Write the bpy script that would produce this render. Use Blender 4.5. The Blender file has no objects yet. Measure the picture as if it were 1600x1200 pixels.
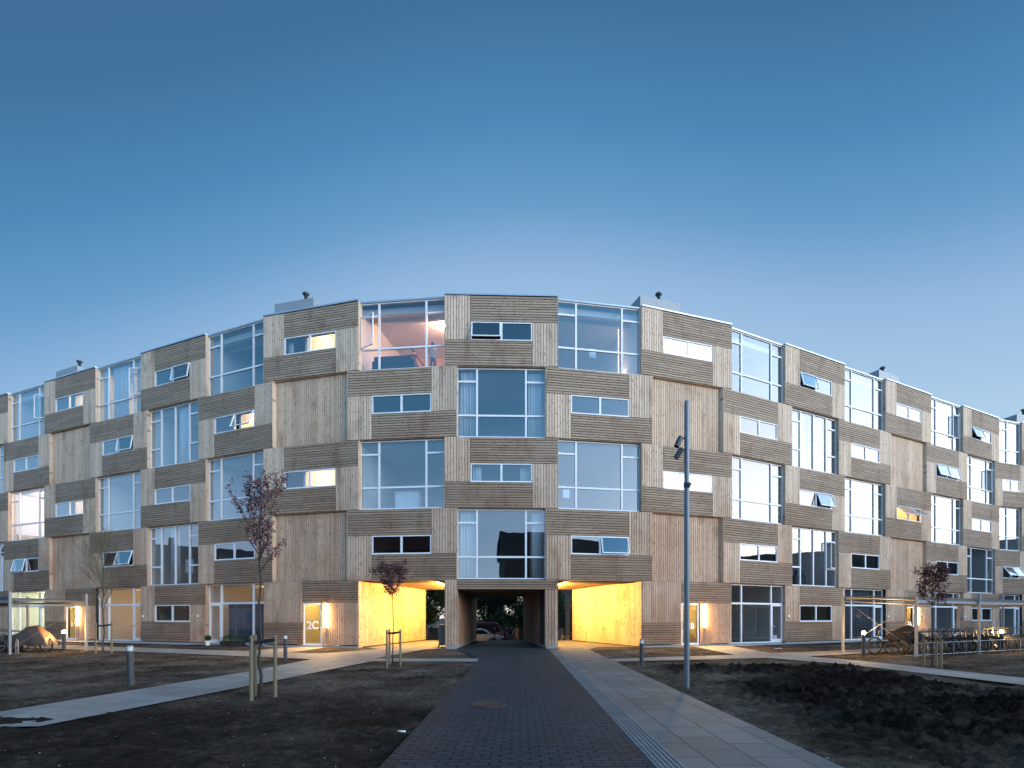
import bpy, bmesh, math, random
import numpy as np
from mathutils import Vector, Matrix
from mathutils.geometry import tessellate_polygon
random.seed(7)
R = math.radians
sc = bpy.context.scene
COL = sc.collection

# ------------------------------------------------------------------ camera, world, sun, exposure
CAMZ = 1.53
cam = bpy.data.cameras.new('camera'); camo = bpy.data.objects.new('camera', cam); COL.objects.link(camo)
camo.location = (0, 0, CAMZ); camo.rotation_euler = (R(90), 0, 0)
cam.lens = 18; cam.sensor_width = 36; cam.shift_y = 365 / 1600.0
cam.clip_start = 0.1; cam.clip_end = 3000
sc.camera = camo
sc.view_settings.view_transform = 'Standard'; sc.view_settings.look = 'None'
sc.view_settings.exposure = 0.0; sc.view_settings.gamma = 1.0
sc.cycles.use_denoising = True
sc.cycles.max_bounces = 7; sc.cycles.diffuse_bounces = 3; sc.cycles.glossy_bounces = 4
sc.cycles.transparent_max_bounces = 12; sc.cycles.sample_clamp_indirect = 4.0
sc.cycles.caustics_reflective = False; sc.cycles.caustics_refractive = False

SUN_AZ, SUN_EL = 128.0, 5.0        # degrees clockwise from +Y (view direction): behind the viewer to the right
world = bpy.data.worlds.new("World"); sc.world = world; world.use_nodes = True
wt = world.node_tree; N = wt.nodes; L = wt.links
def wnode(t, **k):
    n = N.new(t)
    for a, b in k.items(): setattr(n, a, b)
    return n
def wmath(op, a, b=None):
    n = wnode('ShaderNodeMath', operation=op)
    for i, v in enumerate((a, b)):
        if v is None: continue
        if isinstance(v, (int, float)): n.inputs[i].default_value = v
        else: L.new(v, n.inputs[i])
    return n.outputs[0]
def ramp_on(nodes, stops, interp='LINEAR'):
    n = nodes.new('ShaderNodeValToRGB'); cr = n.color_ramp; cr.interpolation = interp
    while len(cr.elements) > 1: cr.elements.remove(cr.elements[-1])
    cr.elements[0].position = stops[0][0]
    def c4(c): return (c, c, c, 1) if isinstance(c, (int, float)) else (*c, 1)
    cr.elements[0].color = c4(stops[0][1])
    for p, c in stops[1:]:
        e = cr.elements.new(p); e.color = c4(c)
    return n
tc = wnode('ShaderNodeTexCoord'); sep = wnode('ShaderNodeSeparateXYZ'); L.new(tc.outputs['Generated'], sep.inputs[0])
az = wmath('ARCTAN2', sep.outputs[0], sep.outputs[1])
azf = wmath('ADD', wmath('DIVIDE', az, 2 * math.pi), 0.5)
azp = lambda d: d / 360.0 + 0.5
hr_ = None          # smooth azimuth term of the twilight gradient (Fourier series)
for kk, cc, ss in ((0, .6728, 0), (1, .1646, .2249), (2, .0266, -.0332), (3, .1199, -.0484), (4, .0254, .0061)):
    e_ = wmath('MULTIPLY', wmath('COSINE', wmath('MULTIPLY', az, kk)), cc)
    if ss: e_ = wmath('ADD', e_, wmath('MULTIPLY', wmath('SINE', wmath('MULTIPLY', az, kk)), ss))
    hr_ = e_ if hr_ is None else wmath('ADD', hr_, e_)
gr = ramp_on(N, [(0, .36), (azp(-135), .30), (azp(-100), .28), (azp(-60), .095), (azp(0), .096), (azp(54), .097), (azp(84), .52), (azp(112), .64), (azp(150), .50), (1, .36)], 'EASE')
L.new(azf, gr.inputs[0])
hz = wmath('SQRT', wmath('SUBTRACT', 1.0, wmath('MULTIPLY', sep.outputs[2], sep.outputs[2])))
t_ = wmath('SUBTRACT', sep.outputs[2], wmath('MULTIPLY', hz, hr_))
tf = wmath('DIVIDE', wmath('ADD', t_, 1.0), 2.0)
tp = lambda t: (t + 1) / 2
sky_r = ramp_on(N, [(tp(-1), (.98, .93, .86)), (tp(-.72), (.80, .85, .90)), (tp(-.5), (.462, .651, .839)), (tp(-.287), (.304, .491, .745)), (tp(-.163), (.150, .345, .59)),
                    (tp(-.032), (.078, .25, .474)), (tp(.126), (.053, .165, .328)), (tp(.4), (.044, .13, .268)), (tp(1), (.04, .12, .25))])
L.new(tf, sky_r.inputs[0])
gain = wmath('MULTIPLY', gr.outputs[0], 10.0)
vm = wnode('ShaderNodeVectorMath', operation='SCALE'); L.new(sky_r.outputs[0], vm.inputs[0]); L.new(gain, vm.inputs['Scale'])
nish = wnode('ShaderNodeTexSky', sky_type='NISHITA'); nish.sun_disc = False
nish.sun_elevation = R(SUN_EL); nish.sun_rotation = R(SUN_AZ); nish.ozone_density = 3; nish.dust_density = .6
nv = wnode('ShaderNodeVectorMath', operation='SCALE'); L.new(nish.outputs[0], nv.inputs[0]); nv.inputs['Scale'].default_value = 0.015
va = wnode('ShaderNodeVectorMath', operation='ADD'); L.new(vm.outputs[0], va.inputs[0]); L.new(nv.outputs[0], va.inputs[1])
L.new(va.outputs[0], N['Background'].inputs[0]); N['Background'].inputs[1].default_value = 1.0

sl = bpy.data.lights.new('sun', 'SUN'); sl.energy = 1.55; sl.angle = R(35); sl.color = (1, .90, .77)
so = bpy.data.objects.new('sun', sl); COL.objects.link(so)
_d = Vector((math.sin(R(SUN_AZ)) * math.cos(R(14)), math.cos(R(SUN_AZ)) * math.cos(R(14)), math.sin(R(14))))
so.rotation_euler = _d.to_track_quat('Z', 'Y').to_euler()

# ------------------------------------------------------------------ helpers
class MB:
    def __init__(s): s.v = []; s.f = []; s.m = []; s.smooth = False
    def box(s, x0, x1, y0, y1, z0, z1, m=0, M=None):
        b = len(s.v)
        P = [(x0, y0, z0), (x1, y0, z0), (x1, y1, z0), (x0, y1, z0), (x0, y0, z1), (x1, y0, z1), (x1, y1, z1), (x0, y1, z1)]
        if M is not None: P = [tuple(M @ Vector(p)) for p in P]
        s.v += P
        for f in ((0, 3, 2, 1), (4, 5, 6, 7), (0, 1, 5, 4), (1, 2, 6, 5), (2, 3, 7, 6), (3, 0, 4, 7)):
            s.f.append(tuple(b + i for i in f)); s.m.append(m)
        return s
    def quad(s, a, b, c, d, m=0):
        k = len(s.v); s.v += [tuple(a), tuple(b), tuple(c), tuple(d)]; s.f.append((k, k + 1, k + 2, k + 3)); s.m.append(m); return s
    def poly(s, pts, m=0):
        k = len(s.v); s.v += [tuple(p) for p in pts]; s.f.append(tuple(range(k, k + len(pts)))); s.m.append(m); return s
    def prism(s, pts, z0, z1, m=0):
        """extrude a plan polygon (counter-clockwise)"""
        k = len(s.v); n = len(pts)
        s.v += [(p[0], p[1], z0) for p in pts] + [(p[0], p[1], z1) for p in pts]
        s.f.append(tuple(k + n + i for i in range(n))); s.m.append(m)
        s.f.append(tuple(k + i for i in reversed(range(n)))); s.m.append(m)
        for i in range(n):
            j = (i + 1) % n; s.f.append((k + i, k + j, k + n + j, k + n + i)); s.m.append(m)
        return s
    def tube(s, pts, rad, n=8, m=0, closed=False, cap=True):
        pts = [Vector(p) for p in pts]; k = len(s.v); N_ = len(pts)
        rs = rad if isinstance(rad, (list, tuple)) else [rad] * N_
        up = None
        for i, p in enumerate(pts):
            if closed: t = pts[(i + 1) % N_] - pts[i - 1]
            else: t = pts[min(i + 1, N_ - 1)] - pts[max(i - 1, 0)]
            t.normalize()
            if up is None:
                up = Vector((0, 0, 1)) if abs(t.z) < .9 else Vector((1, 0, 0))
            a = t.cross(up); 
            if a.length < 1e-5: a = t.cross(Vector((.3, 1, .2)))
            a.normalize(); b = a.cross(t); b.normalize(); up = b
            for j in range(n):
                q = 2 * math.pi * j / n
                s.v.append(tuple(p + (a * math.cos(q) + b * math.sin(q)) * rs[i]))
        for i in range(N_ if closed else N_ - 1):
            i2 = (i + 1) % N_
            for j in range(n):
                j2 = (j + 1) % n
                s.f.append((k + i * n + j, k + i2 * n + j, k + i2 * n + j2, k + i * n + j2)); s.m.append(m)
        if cap and not closed:
            s.f.append(tuple(k + j for j in range(n))); s.m.append(m)
            s.f.append(tuple(k + (N_ - 1) * n + j for j in reversed(range(n)))); s.m.append(m)
        return s
    def lathe(s, prof, n=16, m=0, c=(0, 0, 0), M=None):
        k = len(s.v)
        for r, z in prof:
            for j in range(n):
                q = 2 * math.pi * j / n; p = Vector((r * math.cos(q), r * math.sin(q), z))
                if M is not None: p = M @ p
                s.v.append((c[0] + p.x, c[1] + p.y, c[2] + p.z))
        for i in range(len(prof) - 1):
            for j in range(n):
                j2 = (j + 1) % n
                s.f.append((k + i * n + j, k + i * n + j2, k + (i + 1) * n + j2, k + (i + 1) * n + j)); s.m.append(m)
        s.f.append(tuple(k + j for j in reversed(range(n)))); s.m.append(m)
        s.f.append(tuple(k + (len(prof) - 1) * n + j for j in range(n))); s.m.append(m)
        return s
    def build(s, name, mats, parent=None, loc=(0, 0, 0), rotz=0.0, smooth=False):
        me = bpy.data.meshes.new(name); me.from_pydata(s.v, [], s.f)
        if not isinstance(mats, (list, tuple)): mats = [mats]
        for m in mats: me.materials.append(m)
        if len(mats) > 1: me.polygons.foreach_set('material_index', s.m)
        if smooth: me.polygons.foreach_set('use_smooth', [True] * len(s.f))
        me.update()
        o = bpy.data.objects.new(name, me); COL.objects.link(o)
        o.location = loc; o.rotation_euler = (0, 0, rotz)
        if parent is not None: o.parent = parent
        return o

def tag(o, label=None, cat=None, group=None, kind=None):
    if label: o['label'] = label
    if cat: o['category'] = cat
    if group: o['group'] = group
    if kind: o['kind'] = kind
    return o
def empty(name, loc, rotz=0, label=None, cat=None, group=None):
    o = bpy.data.objects.new(name, None); COL.objects.link(o); o.location = loc; o.rotation_euler = (0, 0, rotz)
    o.empty_display_size = .2
    return tag(o, label, cat, group)
def copy_tree(o, parent=None):
    c = o.copy(); COL.objects.link(c)
    if parent is not None: c.parent = parent
    for ch in [x for x in o.children]: copy_tree(ch, c)
    return c
def px(x, y, z=0.0):
    """ground point seen at photo pixel (x, y)"""
    d = 800 * (CAMZ - z) / (y - 965.0); return ((x - 800) * d / 800, d)

# ------------------------------------------------------------------ materials
class Mat:
    def __init__(s, name):
        s.m = bpy.data.materials.new(name); s.m.use_nodes = True; s.t = s.m.node_tree; s.N = s.t.nodes; s.L = s.t.links
        s.b = s.N['Principled BSDF']; s.out = s.N['Material Output']
    def n(s, t, **k):
        x = s.N.new(t)
        for a, b in k.items(): setattr(x, a, b)
        return x
    def lk(s, a, b): s.L.new(a, b)
    def setin(s, sock, v):
        if hasattr(v, 'is_linked') or hasattr(v, 'links'): s.L.new(v, sock)
        elif isinstance(v, (tuple, list)) and len(v) == 3 and sock.type == 'RGBA': sock.default_value = (*v, 1)
        else: sock.default_value = v
    def math(s, op, a, b=0.0, c=None):
        x = s.n('ShaderNodeMath', operation=op); s.setin(x.inputs[0], a); s.setin(x.inputs[1], b)
        if c is not None: s.setin(x.inputs[2], c)
        return x.outputs[0]
    def mix(s, f, a, b, mode='MIX'):
        x = s.n('ShaderNodeMix', data_type='RGBA', blend_type=mode); s.setin(x.inputs[0], f); s.setin(x.inputs[6], a); s.setin(x.inputs[7], b); return x.outputs[2]
    def coord(s, kind='Object', scale=(1, 1, 1), rot=0.0):
        if kind == 'Position': src = s.n('ShaderNodeNewGeometry').outputs['Position']
        else: src = s.n('ShaderNodeTexCoord').outputs[kind]
        mp = s.n('ShaderNodeMapping'); mp.inputs['Scale'].default_value = scale; mp.inputs['Rotation'].default_value = (0, 0, rot); s.lk(src, mp.inputs[0]); return mp.outputs[0]
    def noise(s, vec, scale, detail=3, rough=.55, out='Fac'):
        x = s.n('ShaderNodeTexNoise'); s.lk(vec, x.inputs['Vector']); x.inputs['Scale'].default_value = scale; x.inputs['Detail'].default_value = detail; x.inputs['Roughness'].default_value = rough
        return x.outputs[out]
    def ramp(s, f, stops):
        r = ramp_on(s.N, stops); s.lk(f, r.inputs[0]); return r.outputs[0]
    def bump(s, h, strength=.3, dist=.01):
        x = s.n('ShaderNodeBump'); s.setin(x.inputs['Height'], h); x.inputs['Strength'].default_value = strength; x.inputs['Distance'].default_value = dist; s.lk(x.outputs[0], s.b.inputs['Normal']); return x

def plain(name, col, rough=.6, metal=0.0, var=.12, scale=6.0, bump=0.0):
    m = Mat(name); v = m.coord('Object'); nz = m.noise(v, scale, 4)
    c = m.mix(nz, tuple(x * (1 - var) for x in col), tuple(min(1, x * (1 + var)) for x in col))
    m.lk(c, m.b.inputs['Base Color']); m.b.inputs['Roughness'].default_value = rough; m.b.inputs['Metallic'].default_value = metal
    if bump: m.bump(m.noise(v, scale * 5, 4), bump, .01)
    return m.m
def emit(name, col, strength):
    m = Mat(name); m.b.inputs['Base Color'].default_value = (*col, 1); m.b.inputs['Emission Color'].default_value = (*col, 1); m.b.inputs['Emission Strength'].default_value = strength
    return m.m

def wood(name, vertical, tone=(1, 1, 1), grey=.0):
    m = Mat(name)
    geo = m.n('ShaderNodeNewGeometry'); rnd = geo.outputs['Random Per Island']
    tcn = m.n('ShaderNodeTexCoord'); off = m.n('ShaderNodeCombineXYZ')
    oi = m.n('ShaderNodeObjectInfo')
    rr = m.math('ADD', m.math('MULTIPLY', rnd, 37.0), m.math('MULTIPLY', oi.outputs['Random'], 91.0))
    m.lk(rr, off.inputs[0]); m.lk(rr, off.inputs[2])
    ad = m.n('ShaderNodeVectorMath', operation='ADD'); m.lk(tcn.outputs['Object'], ad.inputs[0])
    # keep the cross-board coordinate inside the board, slide along the grain
    m2 = m.n('ShaderNodeMapping'); m2.inputs['Scale'].default_value = (0, 0, 1) if vertical else (1, 0, 0); m.lk(off.outputs[0], m2.inputs[0]); m.lk(m2.outputs[0], ad.inputs[1])
    def mp(sc_):
        q = m.n('ShaderNodeMapping'); q.inputs['Scale'].default_value = sc_; m.lk(ad.outputs[0], q.inputs[0]); return q.outputs[0]
    grain = m.noise(mp((30, 6, 1.2) if vertical else (1.2, 6, 30)), 2.0, 5, .65)
    vo = m.n('ShaderNodeTexVoronoi', voronoi_dimensions='2D'); sp_ = m.n('ShaderNodeSeparateXYZ'); m.lk(ad.outputs[0], sp_.inputs[0]); cb = m.n('ShaderNodeCombineXYZ')
    m.lk(m.math('MULTIPLY', sp_.outputs[0], 7.5 if vertical else 2.1), cb.inputs[0]); m.lk(m.math('MULTIPLY', sp_.outputs[2], 2.1 if vertical else 7.5), cb.inputs[1])
    m.lk(cb.outputs[0], vo.inputs['Vector']); vo.inputs['Scale'].default_value = 1.0; vo.inputs['Randomness'].default_value = .95
    knot = m.ramp(vo.outputs['Distance'], [(0, 1.0), (.08, .9), (.18, 0.0)])
    ks = m.math('MULTIPLY', knot, m.math('GREATER_THAN', vo.outputs['Color'], .42))
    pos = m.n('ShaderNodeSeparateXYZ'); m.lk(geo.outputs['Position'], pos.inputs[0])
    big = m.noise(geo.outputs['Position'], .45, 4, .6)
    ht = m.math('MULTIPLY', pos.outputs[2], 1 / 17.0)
    weather_shade = m.ramp(m.math('ADD', m.math('MULTIPLY', big, .9), m.math('MULTIPLY', ht, .55)), [(.38, 0.0), (.85, 1.0)])
    T = lambda c: tuple(a * b for a, b in zip(c, tone))
    brown = m.mix(grain, T((.29, .160, .092)), T((.54, .342, .22)))  # weathered brown of the low floors, darkened further to paint in their dimmer skylight
    greyc = m.mix(grain, T((.38, .285, .20)), T((.70, .555, .425)))
    c = m.mix(weather_shade, brown, greyc)
    br = m.math('ADD', m.math('MULTIPLY', rnd, .26), .87)
    hsv = m.n('ShaderNodeHueSaturation'); m.lk(c, hsv.inputs['Color']); m.lk(br, hsv.inputs['Value']); hsv.inputs['Saturation'].default_value = .95
    c2 = m.mix(m.math('MULTIPLY', ks, .62), hsv.outputs[0], (.055, .032, .022))
    stain = m.ramp(m.noise(m.coord('Position', (1.6, 1.6, .5)), 1.0, 3), [(.56, 0.0), (.72, .45)])
    c3 = m.mix(stain, c2, (.17, .085, .05))
    m.lk(c3, m.b.inputs['Base Color']); m.b.inputs['Roughness'].default_value = .75
    m.b.inputs['Specular IOR Level'].default_value = .25
    m.bump(grain, .25, .004)
    return m.m

M = {}
M['wood_h'] = wood('larch_horizontal', False, (.635, .605, .57))  # same larch as the vertical boards; darker tone paints in the groove shading
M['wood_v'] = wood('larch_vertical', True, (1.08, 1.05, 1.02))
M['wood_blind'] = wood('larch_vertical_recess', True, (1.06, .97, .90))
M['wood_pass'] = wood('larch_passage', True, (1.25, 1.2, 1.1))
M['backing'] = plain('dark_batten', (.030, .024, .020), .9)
M['white'] = plain('white_aluminium', (.72, .74, .76), .4, 0, .04)
M['steel'] = plain('zinc_sheet', (.42, .45, .48), .35, .7, .12, 3)
M['zincbox'] = plain('weathered_zinc', (.26, .28, .30), .55, .15, .15, 3)
M['steel_d'] = plain('dark_zinc', (.07, .078, .088), .5, .2, .15, 5)
M['galv'] = plain('galvanised_steel', (.27, .275, .28), .5, .35, .2, 14)
M['polegrey'] = plain('pole_galvanised', (.16, .19, .215), .5, .55, .3, 40, .1)
M['black'] = plain('black_metal', (.02, .021, .024), .45, .3)
M['rubber'] = plain('black_rubber', (.015, .015, .016), .8)
M['concrete'] = plain('plinth_concrete', (.30, .295, .285), .85, 0, .25, 5, .3)
M['plaster'] = plain('white_plaster', (.72, .70, .67), .9, 0, .05)
M['plaster_d'] = plain('grey_plaster', (.30, .30, .31), .9, 0, .1)
M['floor'] = plain('oak_floor', (.36, .26, .17), .5, 0, .2, 4)
M['curtain'] = plain('white_curtain', (.74, .74, .73), .9, 0, .06, 3)
M['curtain_g'] = plain('grey_curtain', (.22, .24, .27), .9, 0, .1, 3)
M['sofa'] = plain('dark_sofa', (.045, .055, .075), .9)
M['stake'] = plain('stake_wood', (.20, .15, .085), .8, 0, .35, 20, .2)
M['bark'] = plain('bark', (.085, .07, .055), .9, 0, .35, 25, .4)
M['bark_d'] = plain('dark_bark', (.05, .042, .036), .9, 0, .35, 25, .4)

def glass(name, f0=.15, tint=(.66, .72, .76)):
    m = Mat(name); ge = m.n('ShaderNodeNewGeometry'); dt = m.n('ShaderNodeVectorMath', operation='DOT_PRODUCT')
    m.lk(ge.outputs['Normal'], dt.inputs[0]); m.lk(ge.outputs['Incoming'], dt.inputs[1])
    cs = m.math('SUBTRACT', 1.0, m.math('ABSOLUTE', dt.outputs['Value']))
    fres = m.math('ADD', m.math('MULTIPLY', m.math('POWER', cs, 3.2), 1 - f0), f0)
    tr = m.n('ShaderNodeBsdfTransparent'); tr.inputs[0].default_value = (*tint, 1)
    gl = m.n('ShaderNodeBsdfGlossy'); gl.inputs['Roughness'].default_value = .0; gl.inputs[0].default_value = (1, .96, .95, 1)
    bp = m.n('ShaderNodeBump'); bp.inputs['Strength'].default_value = .05; bp.inputs['Distance'].default_value = .05
    m.lk(m.noise(m.coord('Position'), .9, 1), bp.inputs['Height']); m.lk(bp.outputs[0], gl.inputs['Normal'])
    mx = m.n('ShaderNodeMixShader'); m.lk(fres, mx.inputs[0]); m.lk(tr.outputs[0], mx.inputs[1]); m.lk(gl.outputs[0], mx.inputs[2])
    m.lk(mx.outputs[0], m.out.inputs[0]); return m.m
M['glass'] = glass('coated_glass', .15)

WARM = (1.0, .60, .22)
M['tube'] = emit('lamp_tube', (1.0, .64, .25), 130)
M['bol_on'] = emit('bollard_light', (1.0, .62, .24), 320)
M['roomlamp'] = emit('room_lamp', (1.0, .70, .42), 20)
M['bollamp'] = plain('opal_lamp', (.62, .62, .60), .35)
M['strip'] = emit('passage_strip', (1.0, .60, .17), 8)

# ------------------------------------------------------------------ plan of the curved building
PITCH = 5.0; WC = 5.57; WS = 4.42
ZL = [0.0, 3.41, 6.94, 10.44, 13.94, 17.40]
ANG = {}
for k in range(-9, 12): ANG[k] = 1.8 + 8.0 * max(-3, min(3, k))
ANG[9] = 17.8; ANG[10] = 9.8; ANG[11] = 4.0
HALF = {k: 2.5 for k in range(-9, 12)}; HALF[9] = 1.68
CEN = {0: Vector((-.52, 25.25))}
dirv = lambda k: Vector((math.cos(R(ANG[k])), math.sin(R(ANG[k]))))
inn = lambda k: Vector((-math.sin(R(ANG[k])), math.cos(R(ANG[k]))))
for k in range(0, 11): CEN[k + 1] = CEN[k] + dirv(k) * HALF[k] + dirv(k + 1) * HALF[k + 1]
for k in range(0, -9, -1): CEN[k - 1] = CEN[k] - dirv(k) * HALF[k] - dirv(k - 1) * HALF[k - 1]
COLS = list(range(-9, 12))
wide = lambda k: 2 * HALF[k] + .57
slot = lambda k: 2 * HALF[k] - .57
if True:
    BX, BY = CEN[0].x, CEN[0].y
bld = empty('apartment_building', (BX, BY, 0), 0, 'long curved apartment building of stacked larch clad boxes with large white framed windows', 'building')
def at(k, x=0.0, y=0.0, z=0.0):
    p = CEN[k] + dirv(k) * x + inn(k) * y; return Vector((p.x, p.y, z))
def part(mb, name, mats, k, z=0.0, x=0.0, y=0.0, smooth=False):
    w = at(k, x, y, z); return mb.build(name, mats, bld, (w.x - BX, w.y - BY, z), R(ANG[k]), smooth)

GAP = .030
def boards_h(mb, x0, x1, z0, z1, y=0.0, m=0):
    n = max(1, round((z1 - z0) / .128)); p = (z1 - z0) / n
    for i in range(n):
        a, b = z0 + i * p + GAP / 2, z0 + (i + 1) * p - GAP / 2
        x = x0
        while x < x1 - .01:
            ln = random.uniform(.9, 2.9); e = min(x1, x + ln)
            if x1 - e < .5: e = x1
            mb.box(x + (.003 if x > x0 else 0), e - (.003 if e < x1 else 0), y + random.uniform(0, .006), y + .040, a, b, m); x = e
def boards_v(mb, x0, x1, z0, z1, y=0.0, m=1):
    n = max(1, round((x1 - x0) / .132)); p = (x1 - x0) / n
    for i in range(n):
        mb.box(x0 + i * p + GAP * .42, x0 + (i + 1) * p - GAP * .42, y + random.uniform(0, .006), y + .040, z0, z1, m)
def panel(mb, kind, x0, x1, z0, z1, wall=.30, y=0.0):
    g = .006
    (boards_h if kind == 'h' else boards_v)(mb, x0 + g, x1 - g, z0 + g, z1 - g, y)
    mb.box(x0, x1, y + .045, y + wall, z0, z1, 2)
CLAD = None
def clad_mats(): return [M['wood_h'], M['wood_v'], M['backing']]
def side_trim(mb, w, z0, z1):
    for s in (-1, 1):
        a, b = sorted((s * w / 2, s * (w / 2 + .022)))
        mb.box(a, b, .012, .29, z0 + .004, z1 - .004, 1)
    mb.box(-w / 2, w / 2, .046, .30, z0 - .012, z0 + .0, 1)

WX = (-.273, .273); WZ = (.365, .628)        # the small window inside a closed box
def closed_box(k, r):
    """a closed timber box with its pinwheel of panels around a low wide window"""
    z0, z1 = ZL[r - 1] + .008, ZL[r] - .008
    if r == 1: z0 = .14
    w = wide(k); H = z1 - z0; mb = MB()
    a0, a1 = WX[0] * w, WX[1] * w; b0, b1 = z0 + WZ[0] * H, z0 + WZ[1] * H
    if r == 1: b0, b1 = 1.30, 2.27
    if r % 2 == 1:
        panel(mb, 'v', -w / 2, a0, b0, z1); panel(mb, 'h', a0, w / 2, b1, z1)
        panel(mb, 'h', -w / 2, a1, z0, b0); panel(mb, 'v', a1, w / 2, z0, b1)
    else:
        panel(mb, 'h', -w / 2, a1, b1, z1); panel(mb, 'v', a1, w / 2, b0, z1)
        panel(mb, 'v', -w / 2, a0, z0, b1); panel(mb, 'h', a0, w / 2, z0, b0)
    side_trim(mb, w, z0, z1)
    part(mb, 'timber_box', clad_mats(), k)
    return a0, a1, b0, b1

def sash(parent, x0, x1, z0, z1, y, ang, hinge):
    """an opened casement: white frame with its own glass"""
    mb = MB(); w, h = x1 - x0, z1 - z0; t = .05
    if hinge == 'top':
        for q in ((0, t), (w - t, w)): mb.box(q[0], q[1], -.03, .02, -h + t, -t, 0)
        for q in ((-t, 0), (-h, -h + t)): mb.box(0, w, -.03, .02, q[0], q[1], 0)
        mb.quad((t, 0, -h + t), (w - t, 0, -h + t), (w - t, 0, -t), (t, 0, -t), 1)
        o = mb.build('sash', [M['white'], M['glass']], parent, (x0, y, z1)); o.rotation_euler = (-R(ang), 0, 0)
    else:
        s = 1 if hinge == 'left' else -1
        X = lambda a, b: sorted((s * a, s * b))
        for q in ((0, t), (w - t, w)): mb.box(*X(*q), -.03, .02, t, h - t, 0)
        for q in ((0, t), (h - t, h)): mb.box(*X(0, w), -.03, .02, q[0], q[1], 0)
        mb.quad((s * t, 0, t), (s * (w - t), 0, t), (s * (w - t), 0, h - t), (s * t, 0, h - t), 1)
        o = mb.build('sash', [M['white'], M['glass']], parent, (x0 if s > 0 else x1, y, z0)); o.rotation_euler = (0, 0, -s * R(ang))
    return o

def strip_window(k, a0, a1, b0, b1, left=None, right=None):
    fr = MB(); t = .055; y0, y1 = .02, .10
    fr.box(a0, a1, y0, y1, b0, b0 + t); fr.box(a0, a1, y0, y1, b1 - t, b1)
    fr.box(a0, a0 + t, y0, y1, b0 + t, b1 - t); fr.box(a1 - t, a1, y0, y1, b0 + t, b1 - t)
    c = (a0 + a1) / 2; fr.box(c - .05, c + .05, y0, y1, b0 + t, b1 - t)
    win = part(fr, 'strip_window', M['white'], k)
    pn = MB()
    for side, s0, s1 in (('l', a0 + t, c - .05), ('r', c + .05, a1 - t)):
        op = left if side == 'l' else right
        if op is None: pn.quad((s0, .06, b0 + t), (s1, .06, b0 + t), (s1, .06, b1 - t), (s0, .06, b1 - t))
        else: sash(win, s0 - .01, s1 + .01, b0 + .03, b1 - .03, .0, op, 'top')
    if pn.f: pn.build('pane', M['glass'], win)
    sl_ = MB().box(a0 - .0, a1 + .0, -.03, .02, b0 - .018, b0 - .004); sl_.build('sill', M['white'], win)
    return win

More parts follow.
